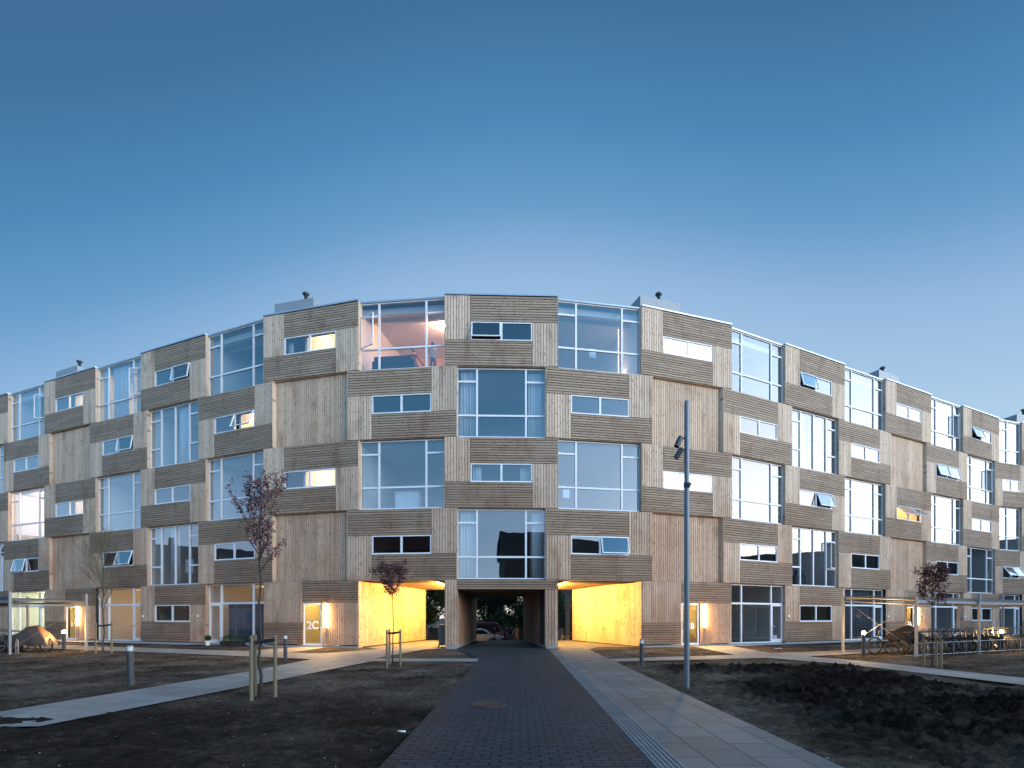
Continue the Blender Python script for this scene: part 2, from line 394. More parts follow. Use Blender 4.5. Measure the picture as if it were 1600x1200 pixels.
def bay_window(k, r, four=False, open_=None, z0=None, z1=None, ground=None, two=False, mats=None):
    """floor-high window recessed between two closed boxes"""
    z0 = ZL[r - 1] + .03 if z0 is None else z0; z1 = ZL[r] - .03 if z1 is None else z1
    w = slot(k) - .02; h = z1 - z0; y0, y1 = .20, .28; t = .06; mm = .045
    fr = MB(); L_, R_ = -w / 2, w / 2
    fr.box(L_, R_, y0, y1, z0, z0 + t); fr.box(L_, R_, y0, y1, z1 - t, z1)
    fr.box(L_, L_ + t, y0, y1, z0 + t, z1 - t); fr.box(R_ - t, R_, y0, y1, z0 + t, z1 - t)
    A, B = L_ + .226 * w, L_ + .777 * w
    if two and not ground: A, B = L_ + .42 * w, None
    cols = []
    def mull(x): fr.box(x - mm, x + mm, y0 - .012, y1, z0 + t, z1 - t)
    pn = MB(); panes = []
    zt, zl = z0 + .805 * h, z0 + .318 * h
    if ground:
        zt = 2.32
        mull(A); mull(B)
        spans = [(L_ + t, A - mm), (A + mm, B - mm), (B + mm, R_ - t)]
        for i, (s0, s1) in enumerate(spans):
            fr.box(s0, s1, y0, y1, zt - .05, zt + .05)
            panes.append((s0, s1, zt + .05, z1 - t))
            door = (ground == 'left' and i == 0) or (ground == 'right' and i == 2)
            if door:
                fr.box(s0, s0 + .07, y0 - .01, y1, z0 + t, zt - .05); fr.box(s1 - .07, s1, y0 - .01, y1, z0 + t, zt - .05)
                fr.box(s0 + .07, s1 - .07, y0 - .01, y1, z0 + t, z0 + .2); fr.box(s0 + .07, s1 - .07, y0 - .01, y1, zt - .13, zt - .05)
                panes.append((s0 + .07, s1 - .07, z0 + .2, zt - .13))
            else: panes.append((s0, s1, z0 + t, zt - .05))
    else:
        mull(A)
        if B: mull(B)
        ends = [(L_ + t, A - mm)] + ([(B + mm, R_ - t)] if B else [])
        for i, (s0, s1) in enumerate(ends):
            side = 'left' if i == 0 else 'right'
            fr.box(s0, s1, y0, y1, zt - .045, zt + .045); fr.box(s0, s1, y0, y1, zl - .045, zl + .045)
            panes += [(s0, s1, zt + .045, z1 - t), (s0, s1, z0 + t, zl - .045)]
            if not (open_ and open_[0] == side): panes.append((s0, s1, zl + .045, zt - .045))
        if four:
            c = (A + B) / 2; mull(c)
            panes += [(A + mm, c - mm, z0 + t, z1 - t), (c + mm, B - mm, z0 + t, z1 - t)]
        else:
            e = B - mm if B else R_ - t
            fr.box(A + mm, e, y0, y1, zl - .045, zl + .045)
            panes += [(A + mm, e, zl + .045, z1 - t), (A + mm, e, z0 + t, zl - .045)]
    win = part(fr, 'bay_window', M['white'], k)
    for s0, s1, q0, q1 in panes: pn.quad((s0, .245, q0), (s1, .245, q0), (s1, .245, q1), (s0, .245, q1))
    pn.build('pane', M['glass'], win)
    if open_ and not ground:
        i = 0 if open_[0] == 'left' else 1
        s0, s1 = ends[i]; sash(win, s0, s1, zl + .03, zt - .03, .19, open_[1], open_[0])
    if ground:
        hx = (A - mm - .10) if ground == 'left' else (B + mm + .10)
        MB().tube([(hx, y0 - .07, 1.02), (hx + (.11 if ground != 'left' else -.11), y0 - .07, 1.02)], .012, 6).box(hx - .015, hx + .015, y0 - .08, y0 - .01, .96, 1.08).build('handle', M['steel'], win)
    return win

def room(k, r, w, wall='plaster', depth=5.2, part_x=None, y0=.30, z0=None, z1=None, lit=None, taper=.82, beams=False):
    z0 = ZL[r - 1] + .10 if z0 is None else z0; z1 = ZL[r] - .10 if z1 is None else z1
    h = w / 2; b = h * taper; y1 = y0 + depth; mb = MB()
    mb.quad((-h, y0, z0), (h, y0, z0), (b, y1, z0), (-b, y1, z0), 1)
    mb.quad((-h, y0, z1), (-b, y1, z1), (b, y1, z1), (h, y0, z1), 0)
    mb.quad((-b, y1, z0), (b, y1, z0), (b, y1, z1), (-b, y1, z1), 2)
    mb.quad((-h, y0, z0), (-b, y1, z0), (-b, y1, z1), (-h, y0, z1), 0)
    mb.quad((h, y0, z0), (h, y0, z1), (b, y1, z1), (b, y1, z0), 0)
    for zz in (z0 - .10, z1): mb.box(-h, h, y0 - .02, y0 + .3, zz, zz + .10, 0)
    if part_x is not None: mb.box(part_x - .06, part_x + .06, y0 + .05, y1 - .02, z0 + .002, z1 - .002, 0)
    if beams:
        mb.box(-h + .02, h - .02, y0 + .25, y0 + .5, z1 - .34, z1 - .02, 0); mb.box(-h + .02, h - .02, y0 + 1.0, y0 + 1.2, z1 - .28, z1 - .02, 0)
    o = part(mb, 'room', [M['plaster'], M['floor'], M[wall] if isinstance(wall, str) else wall], k)
    if lit:
        pw, colr = lit[0] * 3.6, lit[1]
        fx = lit[2] if len(lit) > 2 else 0.0
        zz = z1 - (lit[3] if len(lit) > 3 else .75 if h > 2 else .25)
        lm = emit('pendant_glow', colr, pw)
        MB().lathe([(.02, .22), (.12, .16), (.22, 0), (.20, -.03), (.02, -.03)], 14).tube([(0, 0, .2), (0, 0, z1 - zz)], .008, 5).build('ceiling_lamp', lm, o, (fx, y0 + 1.7, zz))
    return o

M['w_wood'] = wood('wood_lining', False, (1.0, .78, .66))
M['w_pink'] = plain('rose_wall', (.62, .46, .40), .9)
M['w_blue'] = plain('blue_wall', (.30, .36, .42), .9)
M['w_dark'] = plain('dark_wall', (.12, .12, .13), .9)
M['w_brown'] = plain('brown_wall', (.26, .12, .06), .8)
M['w_green'] = plain('pale_green_wall', (.58, .60, .42), .9)

STAIR = (-6, -2, 2, 6, 10)
PINK = (1.0, .62, .46); YEL = (1.0, .64, .30); ORG = (1.0, .56, .20); LIM = (.95, .9, .52)
LIT = {(5, -2): (75, YEL, .8), (3, -2): (95, YEL, .8), (5, 2): (95, (1, .74, .52), .4), (3, 2): (95, (1, .78, .6), .3), (5, -6): (90, YEL, .9), (3, -6): (90, YEL, .9),
       (4, -3): (90, YEL, 1.0), (3, 6): (110, ORG, 0), (5, 6): (60, (1, .82, .66), 0),
       (5, -1): (190, (1.0, .52, .34), 1.75, .22), (5, -5): (60, YEL, .6), (3, -7): (130, (1, .66, .44), 0), (5, 1): (5, PINK, 1.75, 2.6), (1, -5): (26, ORG, .2, 1.1), (1, -7): (110, LIM, 0), (1, -3): (14, ORG, .5)}
WALLS = {(5, -1): 'w_wood', (1, -3): 'w_brown', (2, 7): 'w_brown', (4, 0): 'w_blue', (2, -1): 'w_dark', (2, 0): 'w_dark', (5, 1): 'w_pink', (2, 4): 'w_dark', (2, -4): 'w_dark', (1, -7): 'w_green', (1, -5): 'w_brown', (1, 3): 'w_dark', (1, 5): 'w_dark', (1, 7): 'w_brown'}
SASH = {(5, -4): (None, 9), (5, 0): (16, None), (5, 4): (14, None), (5, 8): (20, None), (4, -5): (None, 8), (4, -3): (None, 20), (4, 7): (16, 12), (3, 4): (None, 18), (3, 6): (42, 46),
        (2, -7): (12, None), (2, -5): (None, 17), (2, 1): (None, 13), (2, 9): (34, 30), (4, 3): (None, None)}
BAYOPEN = {(5, -1): ('left', 28), (5, -5): ('right', 20), (5, -7): ('right', 22), (5, 7): ('right', 17), (4, 8): ('right', 17), (2, 4): ('right', 16)}
GW = {}
for k in COLS:
    for r in range(1, 6):
        if r == 1 and k in (-1, 0, 1): continue
        odd_k = k % 2 != 0
        closed = (r % 2 == 1) != odd_k
        if r == 1 and k in STAIR: continue
        if closed:
            a0, a1, b0, b1 = closed_box(k, r)
            s = SASH.get((r, k), (None, None))
            strip_window(k, a0, a1, b0, b1, *s)
            room(k, r, wide(k) - .7, WALLS.get((r, k), 'plaster_d' if (k + r) % 3 else 'plaster'), 4.2, lit=LIT.get((r, k)), part_x={(5, -2): -.45, (3, -2): -.55, (5, -6): .0, (3, -6): .0, (5, 2): -.75, (4, -3): .05}.get((r, k)))
        elif k in STAIR:
            w = slot(k) - .02; mb = MB(); z0, z1 = ZL[r - 1], ZL[r]
            boards_v(mb, -w / 2, w / 2, z0 + .01, z1 - .02, .2, 1); mb.box(-w / 2, w / 2, .23, .4, z0, z1, 2)
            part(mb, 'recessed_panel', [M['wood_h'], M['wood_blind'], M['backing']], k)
        else:
            g = None
            if r == 1: g = 'left' if k in (-3, -9) else 'right'
            bw_ = bay_window(k, r, four=(abs(k) == 4 or abs(k) == 8 and k < 0), open_=BAYOPEN.get((r, k)), ground=g, z0=.10 if r == 1 else None, two=(k == 9))
            if r == 1: GW[k] = bw_
            room(k, r, slot(k) - .06, WALLS.get((r, k), 'plaster_d' if (k * 3 + r) % 4 else 'plaster'), 5.4, lit=LIT.get((r, k)), beams=(r == 5), z0=.08 if r == 1 else None, taper=.80)

# ground floor: stair entrances with glazed doors
def text_mesh(txt, size, name, mat, parent, loc, rotz=0.0, depth=.004):
    cu = bpy.data.curves.new(name, 'FONT'); cu.body = txt; cu.size = size; cu.extrude = depth; cu.offset = size * .022; cu.align_x = 'CENTER'
    t = bpy.data.objects.new(name, cu); COL.objects.link(t); dg = bpy.context.evaluated_depsgraph_get(); dg.update()
    me = bpy.data.meshes.new_from_object(t.evaluated_get(dg)); me.name = name
    COL.objects.unlink(t); bpy.data.objects.remove(t)
    me.transform(Matrix.Rotation(R(90), 4, 'X')); me.materials.clear(); me.materials.append(mat)
    o = bpy.data.objects.new(name, me); COL.objects.link(o); o.parent = parent; o.location = loc; o.rotation_euler = (0, 0, rotz)
    return o
M['letter'] = plain('white_vinyl', (.85, .85, .83), .5)
text_mesh('2U', .24, 'lettering', M['letter'], GW[3], (slot(3) / 2 - .62, .225, .34))
M['stairwall'] = plain('stair_plaster', (.78, .70, .52), .8)
DOORTXT = {-2: '2C', -6: '3', 2: '2B', 6: '2A', 10: ''}
WALL_LAMPS = {}
for k in STAIR:
    w = wide(k) - .02; z0, z1 = .14, ZL[1] - .008; mb = MB()
    xa, xd0, xd1, xr = -.5 * w, -.075 * w, .125 * w, .5 * w
    if k == -2: xa = -.5 * w
    panel(mb, 'v', xa, xd0 - .02, 1.26, z1, .30); panel(mb, 'h', xa, xd0 - .02, z0, 1.26, .30)
    panel(mb, 'h', xd0 - .02, xr, 2.30, z1, .30); panel(mb, 'v', xd1 + .02, xr, z0, 2.30, .30)
    part(mb, 'timber_box', clad_mats(), k)
    dr = MB(); t = .09; y0, y1 = .05, .12
    dr.box(xd0, xd0 + t, y0, y1, .06, 2.29); dr.box(xd1 - t, xd1, y0, y1, .06, 2.29)
    dr.box(xd0 + t, xd1 - t, y0, y1, 2.20, 2.29); dr.box(xd0 + t, xd1 - t, y0, y1, .06, .20)
    door = part(dr, 'entrance_door', M['white'], k)
    MB().quad((xd0 + t, .09, .2), (xd1 - t, .09, .2), (xd1 - t, .09, 2.2), (xd0 + t, .09, 2.2)).build('pane', M['glass'], door)
    MB().tube([(xd0 + .05, .03, .95), (xd0 + .05, -.02, .95), (xd0 + .05, -.02, 1.3), (xd0 + .05, .03, 1.3)], .014, 6).build('handle', M['black'], door)
    if DOORTXT[k]: text_mesh(DOORTXT[k], .56 if k == -2 else .44, 'lettering', M['letter'], door, ((xd0 + xd1) / 2 + (.0 if k == -2 else .05), .075, .95))
    rm = MB(); h0, h1 = xd0 - .5, xd1 + .9
    rm.quad((h0, .3, .08), (h1, .3, .08), (h1, 4, .08), (h0, 4, .08)); rm.quad((h0, 4, .08), (h1, 4, .08), (h1, 4, 3.2), (h0, 4, 3.2)); rm.quad((h0, .3, 3.2), (h0, 4, 3.2), (h1, 4, 3.2), (h1, .3, 3.2))
    rm.quad((h0, .3, .08), (h0, 4, .08), (h0, 4, 3.2), (h0, .3, 3.2)); rm.quad((h1, .3, .08), (h1, .3, 3.2), (h1, 4, 3.2), (h1, 4, .08))
    for i in range(9): rm.box(xd1 - .3, h1 - .02, 1.2 + .27 * i, 1.2 + .27 * (i + 1), .09, .09 + .17 * (i + 1))
    ro = part(rm, 'stairwell', M['stairwall'], k)
    MB().lathe([(.16, 0), (.16, .06), (.02, .07)], 14).build('ceiling_lamp', emit('stair_glow', (1, .60, .16), 420), ro, ((xd0 + xd1) / 2, 1.2, 3.1))
    WALL_LAMPS[k] = at(k, xd1 + .30, -.075, 0)

# roof, coping, back wall, plinth
def ribbon(y):
    return [(at(k, s * HALF[k] * (1 if y < 1 else .99), y)) for k in COLS for s in (-1, 1)]
rf = MB()
for k in COLS:
    closed5 = k % 2 == 0; w = wide(k) if closed5 else slot(k)
    y = -.035 if closed5 else .13
    C = [at(k, -w / 2, y), at(k, w / 2, y), at(k, w / 2, .55), at(k, -w / 2, .55)]
    rf.prism([(p.x - BX, p.y - BY) for p in C], ZL[5] + (.012 if closed5 else -.03), ZL[5] + (.085 if closed5 else .045))
    C = [at(k, -HALF[k], .5), at(k, HALF[k], .5), at(k, HALF[k] * .8, 9.2), at(k, -HALF[k] * .8, 9.2)]
    rf.prism([(p.x - BX, p.y - BY) for p in C], ZL[5] - .1 + .003 * (k % 3), ZL[5] - .02 + .003 * (k % 3))
rf.build('roof', M['steel'], bld)
bw = MB()
for k in COLS:
    z0 = 3.4 if abs(k) <= 1 else 0
    hw = HALF[k] * (.75 if abs(k) <= 3 else 1.0)
    C = [at(k, -hw - .02, 8.8), at(k, hw + .02, 8.8), at(k, hw + .02, 9.1), at(k, -hw - .02, 9.1)]
    bw.prism([(p.x - BX, p.y - BY) for p in C], z0, ZL[5] - .15)
bw.build('rear_wall', M['backing'], bld)
for sd_ in (-1, 1):
  pl = MB()
  for k in COLS:
    if abs(k) <= 1 or k * sd_ < 0: continue
    w = wide(k) if k % 2 == 0 else slot(k)
    y = .02 if k % 2 == 0 else .16
    C = [at(k, -w / 2 + .03, y), at(k, w / 2 - .03, y), at(k, w / 2 - .03, .5), at(k, -w / 2 + .03, .5)]
    pl.prism([(p.x - BX, p.y - BY) for p in C], -.05, .095)
  pl.build('plinth', M['concrete'], bld)
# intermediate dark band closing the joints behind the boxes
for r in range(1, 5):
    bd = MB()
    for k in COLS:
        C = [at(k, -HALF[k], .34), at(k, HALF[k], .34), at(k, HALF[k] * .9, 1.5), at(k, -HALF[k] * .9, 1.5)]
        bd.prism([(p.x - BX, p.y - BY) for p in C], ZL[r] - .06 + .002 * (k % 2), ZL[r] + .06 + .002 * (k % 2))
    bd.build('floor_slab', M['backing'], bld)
# roof boxes with extract vents
for k in STAIR:
    mb = MB(); x0, x1, y0, y1 = -2.55, -.15, .55, 2.0
    mb.box(x0, x1, y0, y1, ZL[5] - .05, ZL[5] + .95)
    o = part(mb, 'roof_box', M['zincbox'], k)
    MB().poly([(x0 - .01, y0 + .1, ZL[5] + .02), (x0 - .01, y1, ZL[5] + .93), (x0 - .5, y1, ZL[5] + .02)]).poly([(x1 + .01, y0 + .1, ZL[5] + .02), (x1 + .5, y1, ZL[5] + .02), (x1 + .01, y1, ZL[5] + .93)]).build('flashing', M['steel_d'], o)
    MB().lathe([(.09, .9), (.085, 1.56), (.11, 1.56), (.175, 1.59), (.18, 1.65), (.13, 1.70), (.03, 1.72)], 16, 0, (-1.05, 1.15, ZL[5])).build('roof_vent', M['steel_d'], o, smooth=True)

# tunnel and the two lit passages on the ground floor
z1 = ZL[1] - .008
mb = MB(); hw = wide(0) / 2; ti = hw - .60
panel(mb, 'v', -hw, -ti, .14, z1, .5); panel(mb, 'h', -ti, hw, 2.92, z1, .5); panel(mb, 'v', ti - .0, hw, .14, 2.92, .5)
for q in (-ti, ti):
    a_, b_ = sorted((q, q - math.copysign(.022, q)))
    for i in range(4): mb.box(a_, b_, .012 + i * .125, .125 * (i + 1), .14, 2.92, 1)
part(mb, 'timber_box', clad_mats(), 0)
def wall_line(mb, p0, p1, z0, z1, side, m=1, thick=.02):
    """vertical boards along the plan line p0-p1, facing 'side' (+1 = left of travel)"""
    p0, p1 = Vector(p0), Vector(p1); d = p1 - p0; L_ = d.length; a = math.atan2(d.y, d.x); n = max(1, round(L_ / .14)); p = L_ / n
    Mx = Matrix.Translation((p0.x - BX, p0.y - BY, 0)) @ Matrix.Rotation(a, 4, 'Z')
    y0, y1 = (0, thick * side) if side > 0 else (thick * side, 0)
    for i in range(n): mb.box(i * p + .004, (i + 1) * p - .004, y0 + random.uniform(-.002, .002), y1 + random.uniform(-.002, .002), z0, z1, m, Mx)
F = {}
for s in (-1, 1):
    F['t%d' % s] = (at(0, s * ti, .5), at(0, s * 1.58, 9.1))            # tunnel side
    F['p%d' % s] = (at(0, s * hw, .06), at(0, s * 1.95, 9.1))           # passage side of the same pier
    q = (-5.79, 34.3) if s < 0 else (4.0, 33.8)
    f = at(2 * s, -s * (wide(2) / 2), .03)
    F['o%d' % s] = (f, Vector((q[0], q[1], 0)))
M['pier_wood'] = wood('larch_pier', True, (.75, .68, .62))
for s in (-1, 1):
    t0, t1 = F['t%d' % s]; q0, q1 = F['p%d' % s]; o0, o1 = F['o%d' % s]
    mb = MB()
    pts = [(q0.x, q0.y), (t0.x, t0.y - .44), (t1.x, t1.y), (q1.x, q1.y)]
    # solid core of the pier wall
    core = [(p[0] - BX, p[1] - BY) for p in pts]
    if s > 0: core = core[::-1]
    # shrink a little
    cx_ = sum(p[0] for p in core) / 4; core = [(cx_ + (p[0] - cx_) * .93, p[1] + (.12 if i_ < 0 else 0)) for i_, p in enumerate(core)]
    mb.prism([(p[0], max(p[1], .35)) for p in core], .14, 3.38, 2)
    sd = s
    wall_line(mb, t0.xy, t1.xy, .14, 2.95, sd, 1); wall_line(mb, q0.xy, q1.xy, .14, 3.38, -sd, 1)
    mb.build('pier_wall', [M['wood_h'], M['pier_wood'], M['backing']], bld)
    # plinth of the pier
    C = [at(0, s * (hw - .03), .03), at(0, s * (ti + .04), .03), at(0, s * 1.62, 9.0), at(0, s * 1.9, 9.0)]
    C = [(p.x - BX, p.y - BY) for p in C]
    MB().prism(C if s < 0 else C[::-1], -.05, .138).build('pier_plinth', M['concrete'], bld)
    # outer lit wall
    mb = MB(); wall_line(mb, o0.xy, o1.xy, .06, 3.38, s * 1 if s > 0 else -1, 1)
    d = (o1.xy - o0.xy).normalized(); nn = Vector((-d.y, d.x)) * (.16 if s < 0 else -.16)
    C = [o0.xy + nn * .15 + d * .3, o1.xy + nn * .15, o1.xy + nn, o0.xy + nn + d * .3]; C = [(p.x - BX, p.y - BY) for p in C]
    mb.prism(C if s > 0 else C[::-1], 0, 3.38, 2)
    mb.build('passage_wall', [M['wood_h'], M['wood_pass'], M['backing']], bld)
    # soffit
    C = [at(s, -HALF[1] - .2, .02), at(s, HALF[1] + .2, .02), o1 if s > 0 else q1, q1 if s > 0 else o1]
    if s < 0: C = [at(-1, -HALF[1] - .2, .02), at(-1, HALF[1] + .2, .02), q1, o1]
    C = [(p.x - BX, p.y - BY) for p in C]
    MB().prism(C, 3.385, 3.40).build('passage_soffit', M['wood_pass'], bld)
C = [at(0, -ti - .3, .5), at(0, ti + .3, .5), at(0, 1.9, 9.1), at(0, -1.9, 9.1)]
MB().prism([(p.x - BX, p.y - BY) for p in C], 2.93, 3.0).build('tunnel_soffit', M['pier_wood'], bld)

# passage luminaires: slim ceiling battens, really shining
PASSAGE_W = 1900
for s in (-1, 1):
    t = .20
    a = at(0, s * (hw + .42), .55); b = at(0, s * 2.45, 8.3)
    d = (b - a); L_ = d.length; ang = math.atan2(d.y, d.x)
    lamp = empty('ceiling_light', (a.x, a.y, 3.30), ang, 'slim warm ceiling light in the %s lit passage, beside the tunnel' % ('bin side' if s < 0 else 'bicycle side'), 'light', 'ceiling lights of the passages')
    MB().box(0, L_, -.05, .05, .03, .08).build('housing', M['steel'], lamp)
    MB().box(.03, L_ - .03, -.04, .04, .0, .028).build('diffuser', M['strip'], lamp)
    al = bpy.data.lights.new('passage_glow', 'AREA'); al.shape = 'RECTANGLE'; al.size = L_; al.size_y = .12; al.energy = PASSAGE_W; al.color = (1, .63, .17)
    ao = bpy.data.objects.new('passage_glow', al); COL.objects.link(ao); ao.parent = lamp; ao.location = (L_ / 2, 0, -.02)
    ao.rotation_euler = (R(60) * (1 if s < 0 else -1), 0, 0)

# wall lamps beside the stair doors
for i, (k, p) in enumerate(sorted(WALL_LAMPS.items())):
    nm = {-6: 'glowing tube lamp beside the stair door behind the bike shelter with the brown cover', -2: 'glowing tube lamp beside the glass door marked 2C', 2: 'glowing tube lamp beside the glazed door behind the tall steel pole',
          6: 'glowing tube lamp behind the parked bicycles at the shelter', 10: 'tube lamp at the far stair door'}[k]
    if k == 10: continue
    lamp = empty('wall_lamp', (p.x, p.y, 1.02), R(ANG[k]), nm, 'lamp', 'tube lamps beside the stair doors')
    MB().lathe([(.012, .02), (.042, .03), (.042, 1.20), (.012, 1.21)], 14).build('tube', M['tube'], lamp, smooth=False)
    MB().lathe([(.05, -.02), (.05, .02)], 14).lathe([(.05, 1.21), (.05, 1.25)], 14).box(-.02, .02, .05, .075, .0, 1.24).box(-.02, .02, .0, .05, -.015, .015).box(-.02, .02, .0, .05, 1.215, 1.245).build('bracket', M['steel'], lamp)
    pl_ = bpy.data.lights.new('wall_glow', 'AREA'); pl_.energy = 620; pl_.color = (1, .56, .17); pl_.shape = 'RECTANGLE'; pl_.size = .06; pl_.size_y = 1.1
    po = bpy.data.objects.new('wall_glow', pl_); COL.objects.link(po); po.parent = lamp; po.location = (0, -.055, .6); po.rotation_euler = (R(-68), 0, 0)


# ------------------------------------------------------------------ ground, road, paths
def soil():
    m = Mat('soil'); v = m.coord('Position')
    at_ = m.n('ShaderNodeAttribute'); at_.attribute_name = 'rough'
    n1 = m.noise(v, .55, 5, .6); n2 = m.noise(v, 7, 6, .7); n3 = m.noise(v, 40, 3, .7)
    f = m.math('ADD', m.math('MULTIPLY', n1, .7), m.math('MULTIPLY', n2, .45))
    dry = m.ramp(f, [(.44, (.032, .023, .017)), (.57, (.096, .072, .053)), (.70, (.20, .155, .118))])
    wet = m.ramp(f, [(.44, (.010, .0070, .0050)), (.58, (.024, .0172, .0125)), (.72, (.068, .050, .037))])
    c = m.mix(at_.outputs['Fac'], dry, wet)
    sp = m.ramp(m.noise(v, 55, 1, .5), [(.73, 0.0), (.77, 1.0)])
    c = m.mix(m.math('MULTIPLY', sp, .35), c, (.26, .24, .21))
    m.lk(c, m.b.inputs['Base Color']); m.b.inputs['Roughness'].default_value = .95; m.b.inputs['Specular IOR Level'].default_value = .04
    h = m.math('ADD', m.math('MULTIPLY', n2, .8), m.math('MULTIPLY', n3, .35)); m.bump(h, 1.0, .20)
    return m.m
def paving(name, bw, bh, cols, mortar, msize, rot=0.0, rough=.75, off=.5, var=.5, wear=(.4, .3)):
    m = Mat(name); m.b.inputs['Specular IOR Level'].default_value = .2; v = m.coord('Position', (1, 1, 1), rot)
    b = m.n('ShaderNodeTexBrick'); m.lk(v, b.inputs['Vector']); b.offset = off; b.inputs['Scale'].default_value = 1.0
    b.inputs['Brick Width'].default_value = bw; b.inputs['Row Height'].default_value = bh; b.inputs['Mortar Size'].default_value = msize; b.inputs['Mortar Smooth'].default_value = .15
    b.inputs['Color1'].default_value = (*cols[0], 1); b.inputs['Color2'].default_value = (*cols[1], 1); b.inputs['Mortar'].default_value = (*mortar, 1); b.inputs['Bias'].default_value = 0
    nz = m.noise(m.coord('Position'), wear[0], 5, .65); nf = m.noise(m.coord('Position'), 12, 4, .6)
    w = m.math('ADD', m.math('MULTIPLY', nz, .9), m.math('MULTIPLY', nf, .4))
    hsv = m.n('ShaderNodeHueSaturation'); m.lk(b.outputs['Color'], hsv.inputs['Color']); m.lk(m.math('ADD', w, .36), hsv.inputs['Value'])
    m.lk(hsv.outputs[0], m.b.inputs['Base Color']); m.lk(m.math('ADD', m.math('MULTIPLY', nf, .3), rough - .2), m.b.inputs['Roughness'])
    m.bump(m.math('SUBTRACT', m.math('MULTIPLY', nf, .3), b.outputs['Fac']), .5, .008)
    return m.m
M['soil'] = soil()
AX = R(-.9)
M['clinker'] = paving('clinker_paving', .215, .105, ((.022, .030, .036), (.040, .053, .062)), (.006, .006, .008), .016, -AX, .72, .5)
M['slab'] = paving('slab_paving', .62, .50, ((.128, .112, .098), (.178, .156, .136)), (.045, .043, .04), .009, R(90) - AX, .75, .5)
M['path'] = paving('path_paving', .50, .50, ((.185, .168, .15), (.26, .24, .215)), (.12, .115, .11), .007, R(20), .8, .5)
M['asphalt'] = plain('asphalt', (.05, .05, .053), .85, 0, .3, 9, .3)
M['tactile'] = paving('tactile_paving', .30, 2.0, ((.165, .16, .15), (.20, .195, .185)), (.07, .07, .07), .006, R(90) - AX, .7, .0)

xl = lambda y: -1.41 + .0122 * y
xr_ = lambda y: 1.38 + .0158 * y
xs = lambda y: 3.27 + .016 * y
Y0 = -6
road = [(xl(Y0), Y0), (xr_(Y0), Y0), (xr_(24.2), 24.2), (1.70, 25.6), (1.45, 34.4), (-1.55, 34.4), (-2.72, 25.2), (-2.55, 23.6), (-1.75, 21.4), (-1.25, 18.4), (xl(17), 17)]
walk = [(xr_(Y0) + .30, Y0), (xs(Y0), Y0), (xs(24.3), 24.3), (4.3, 26.2), (6.55, 26.3), (3.95, 33.9), (2.05, 34.0), (2.35, 25.4), (xr_(24.2) + .30, 24.2)]
tact = [(xr_(Y0), Y0), (xr_(Y0) + .30, Y0), (xr_(24.2) + .30, 24.2), (xr_(24.2), 24.2)]
left_path = [(-8.28, 7.85), (-7.7, 7.76), (-7.35, 7.70), (-6.95, 7.66), (-6.90, 7.56), (-7.15, 7.46), (-7.0, 7.34), (-7.4, 7.24), (-8.0, 7.22), (-8.0, 7.13), (-7.0, 7.10), (-6.58, 7.12), (-5.83, 11.4), (-4.88, 17.6), (xl(17.4) + .0, 17.6), (-1.24, 18.9), (-5.1, 19.0), (-4.15, 24.2), (-3.1, 25.3), (-2.2, 34.2), (-5.75, 34.2), (-7.4, 26.0), (-6.4, 24.6), (-8.0, 21.6), (-14.9, 24.2), (-24, 28.0), (-30, 30.4), (-30.8, 28.4), (-24, 25.6), (-13.6, 21.4), (-7.3, 18.6), (-7.38, 14.4), (-8.23, 8.23)]
right_path = [(xs(17.6), 17.6), (9.6, 19.2), (10.85, 16.5), (11.5, 11.5), (11.8, 4.6), (13.9, 4.6), (12.85, 12.7), (12.2, 18.0), (11.5, 19.9), (14.8, 21.7), (27, 27.6), (26.3, 29.2), (15.9, 24.0), (11.0, 21.7), (11.75, 27.6), (9.5, 27.2), (9.0, 20.7), (6.8, 20.0), (xs(18.8), 18.8)]
door_path = [(-12.05, 23.0), (-9.6, 22.25), (-9.35, 26.75), (-10.55, 27.1)]
apron_l = [(p.x, p.y) for p in [at(k, s * HALF[k], -.75) for k in range(-9, -3) for s in (-1, 1)]] + [(p.x, p.y) for p in [at(k, s * HALF[k], .1) for k in range(-4, -10, -1) for s in (1, -1)]]
apron_r = [(p.x, p.y) for p in [at(k, s * HALF[k], -.75) for k in range(3, 11) for s in (-1, 1)]] + [(p.x, p.y) for p in [at(k, s * HALF[k], .1) for k in range(10, 2, -1) for s in (1, -1)]]
def sheet(name, poly, z, mat):
    bm = bmesh.new(); vs = [bm.verts.new((p[0], p[1], z)) for p in poly]
    for tri in tessellate_polygon([[Vector((p[0], p[1], 0)) for p in poly]]):
        if len(set(tri)) == 3: bm.faces.new([vs[i] for i in tri])
    bm.normal_update()
    for f in bm.faces:
        if f.normal.z < 0: f.normal_flip()
    me = bpy.data.meshes.new(name); bm.to_mesh(me); bm.free(); me.materials.append(M[mat])
    o = bpy.data.objects.new(name, me); COL.objects.link(o); return tag(o, kind='structure')
sheet('road', road, .012, 'clinker'); sheet('pavement', walk, .016, 'slab')
sheet('path', left_path, .020, 'path'); sheet('path', right_path, .020, 'path'); sheet('path', door_path, .024, 'path')
sheet('path', apron_l, .028, 'concrete'); sheet('path', apron_r, .028, 'concrete')
tm = MB(); 
tb = [Vector((p[0], p[1], .016)) for p in tact]; tm.poly(tb)
for i in range(5):
    o_ = .04 + i * .055
    tm.prism([(xr_(Y0) + o_, Y0), (xr_(Y0) + o_ + .026, Y0), (xr_(24.2) + o_ + .026, 24.2), (xr_(24.2) + o_, 24.2)], .0162, .024)
tag(tm.build('pavement_guide_strip', M['tactile']), kind='structure')

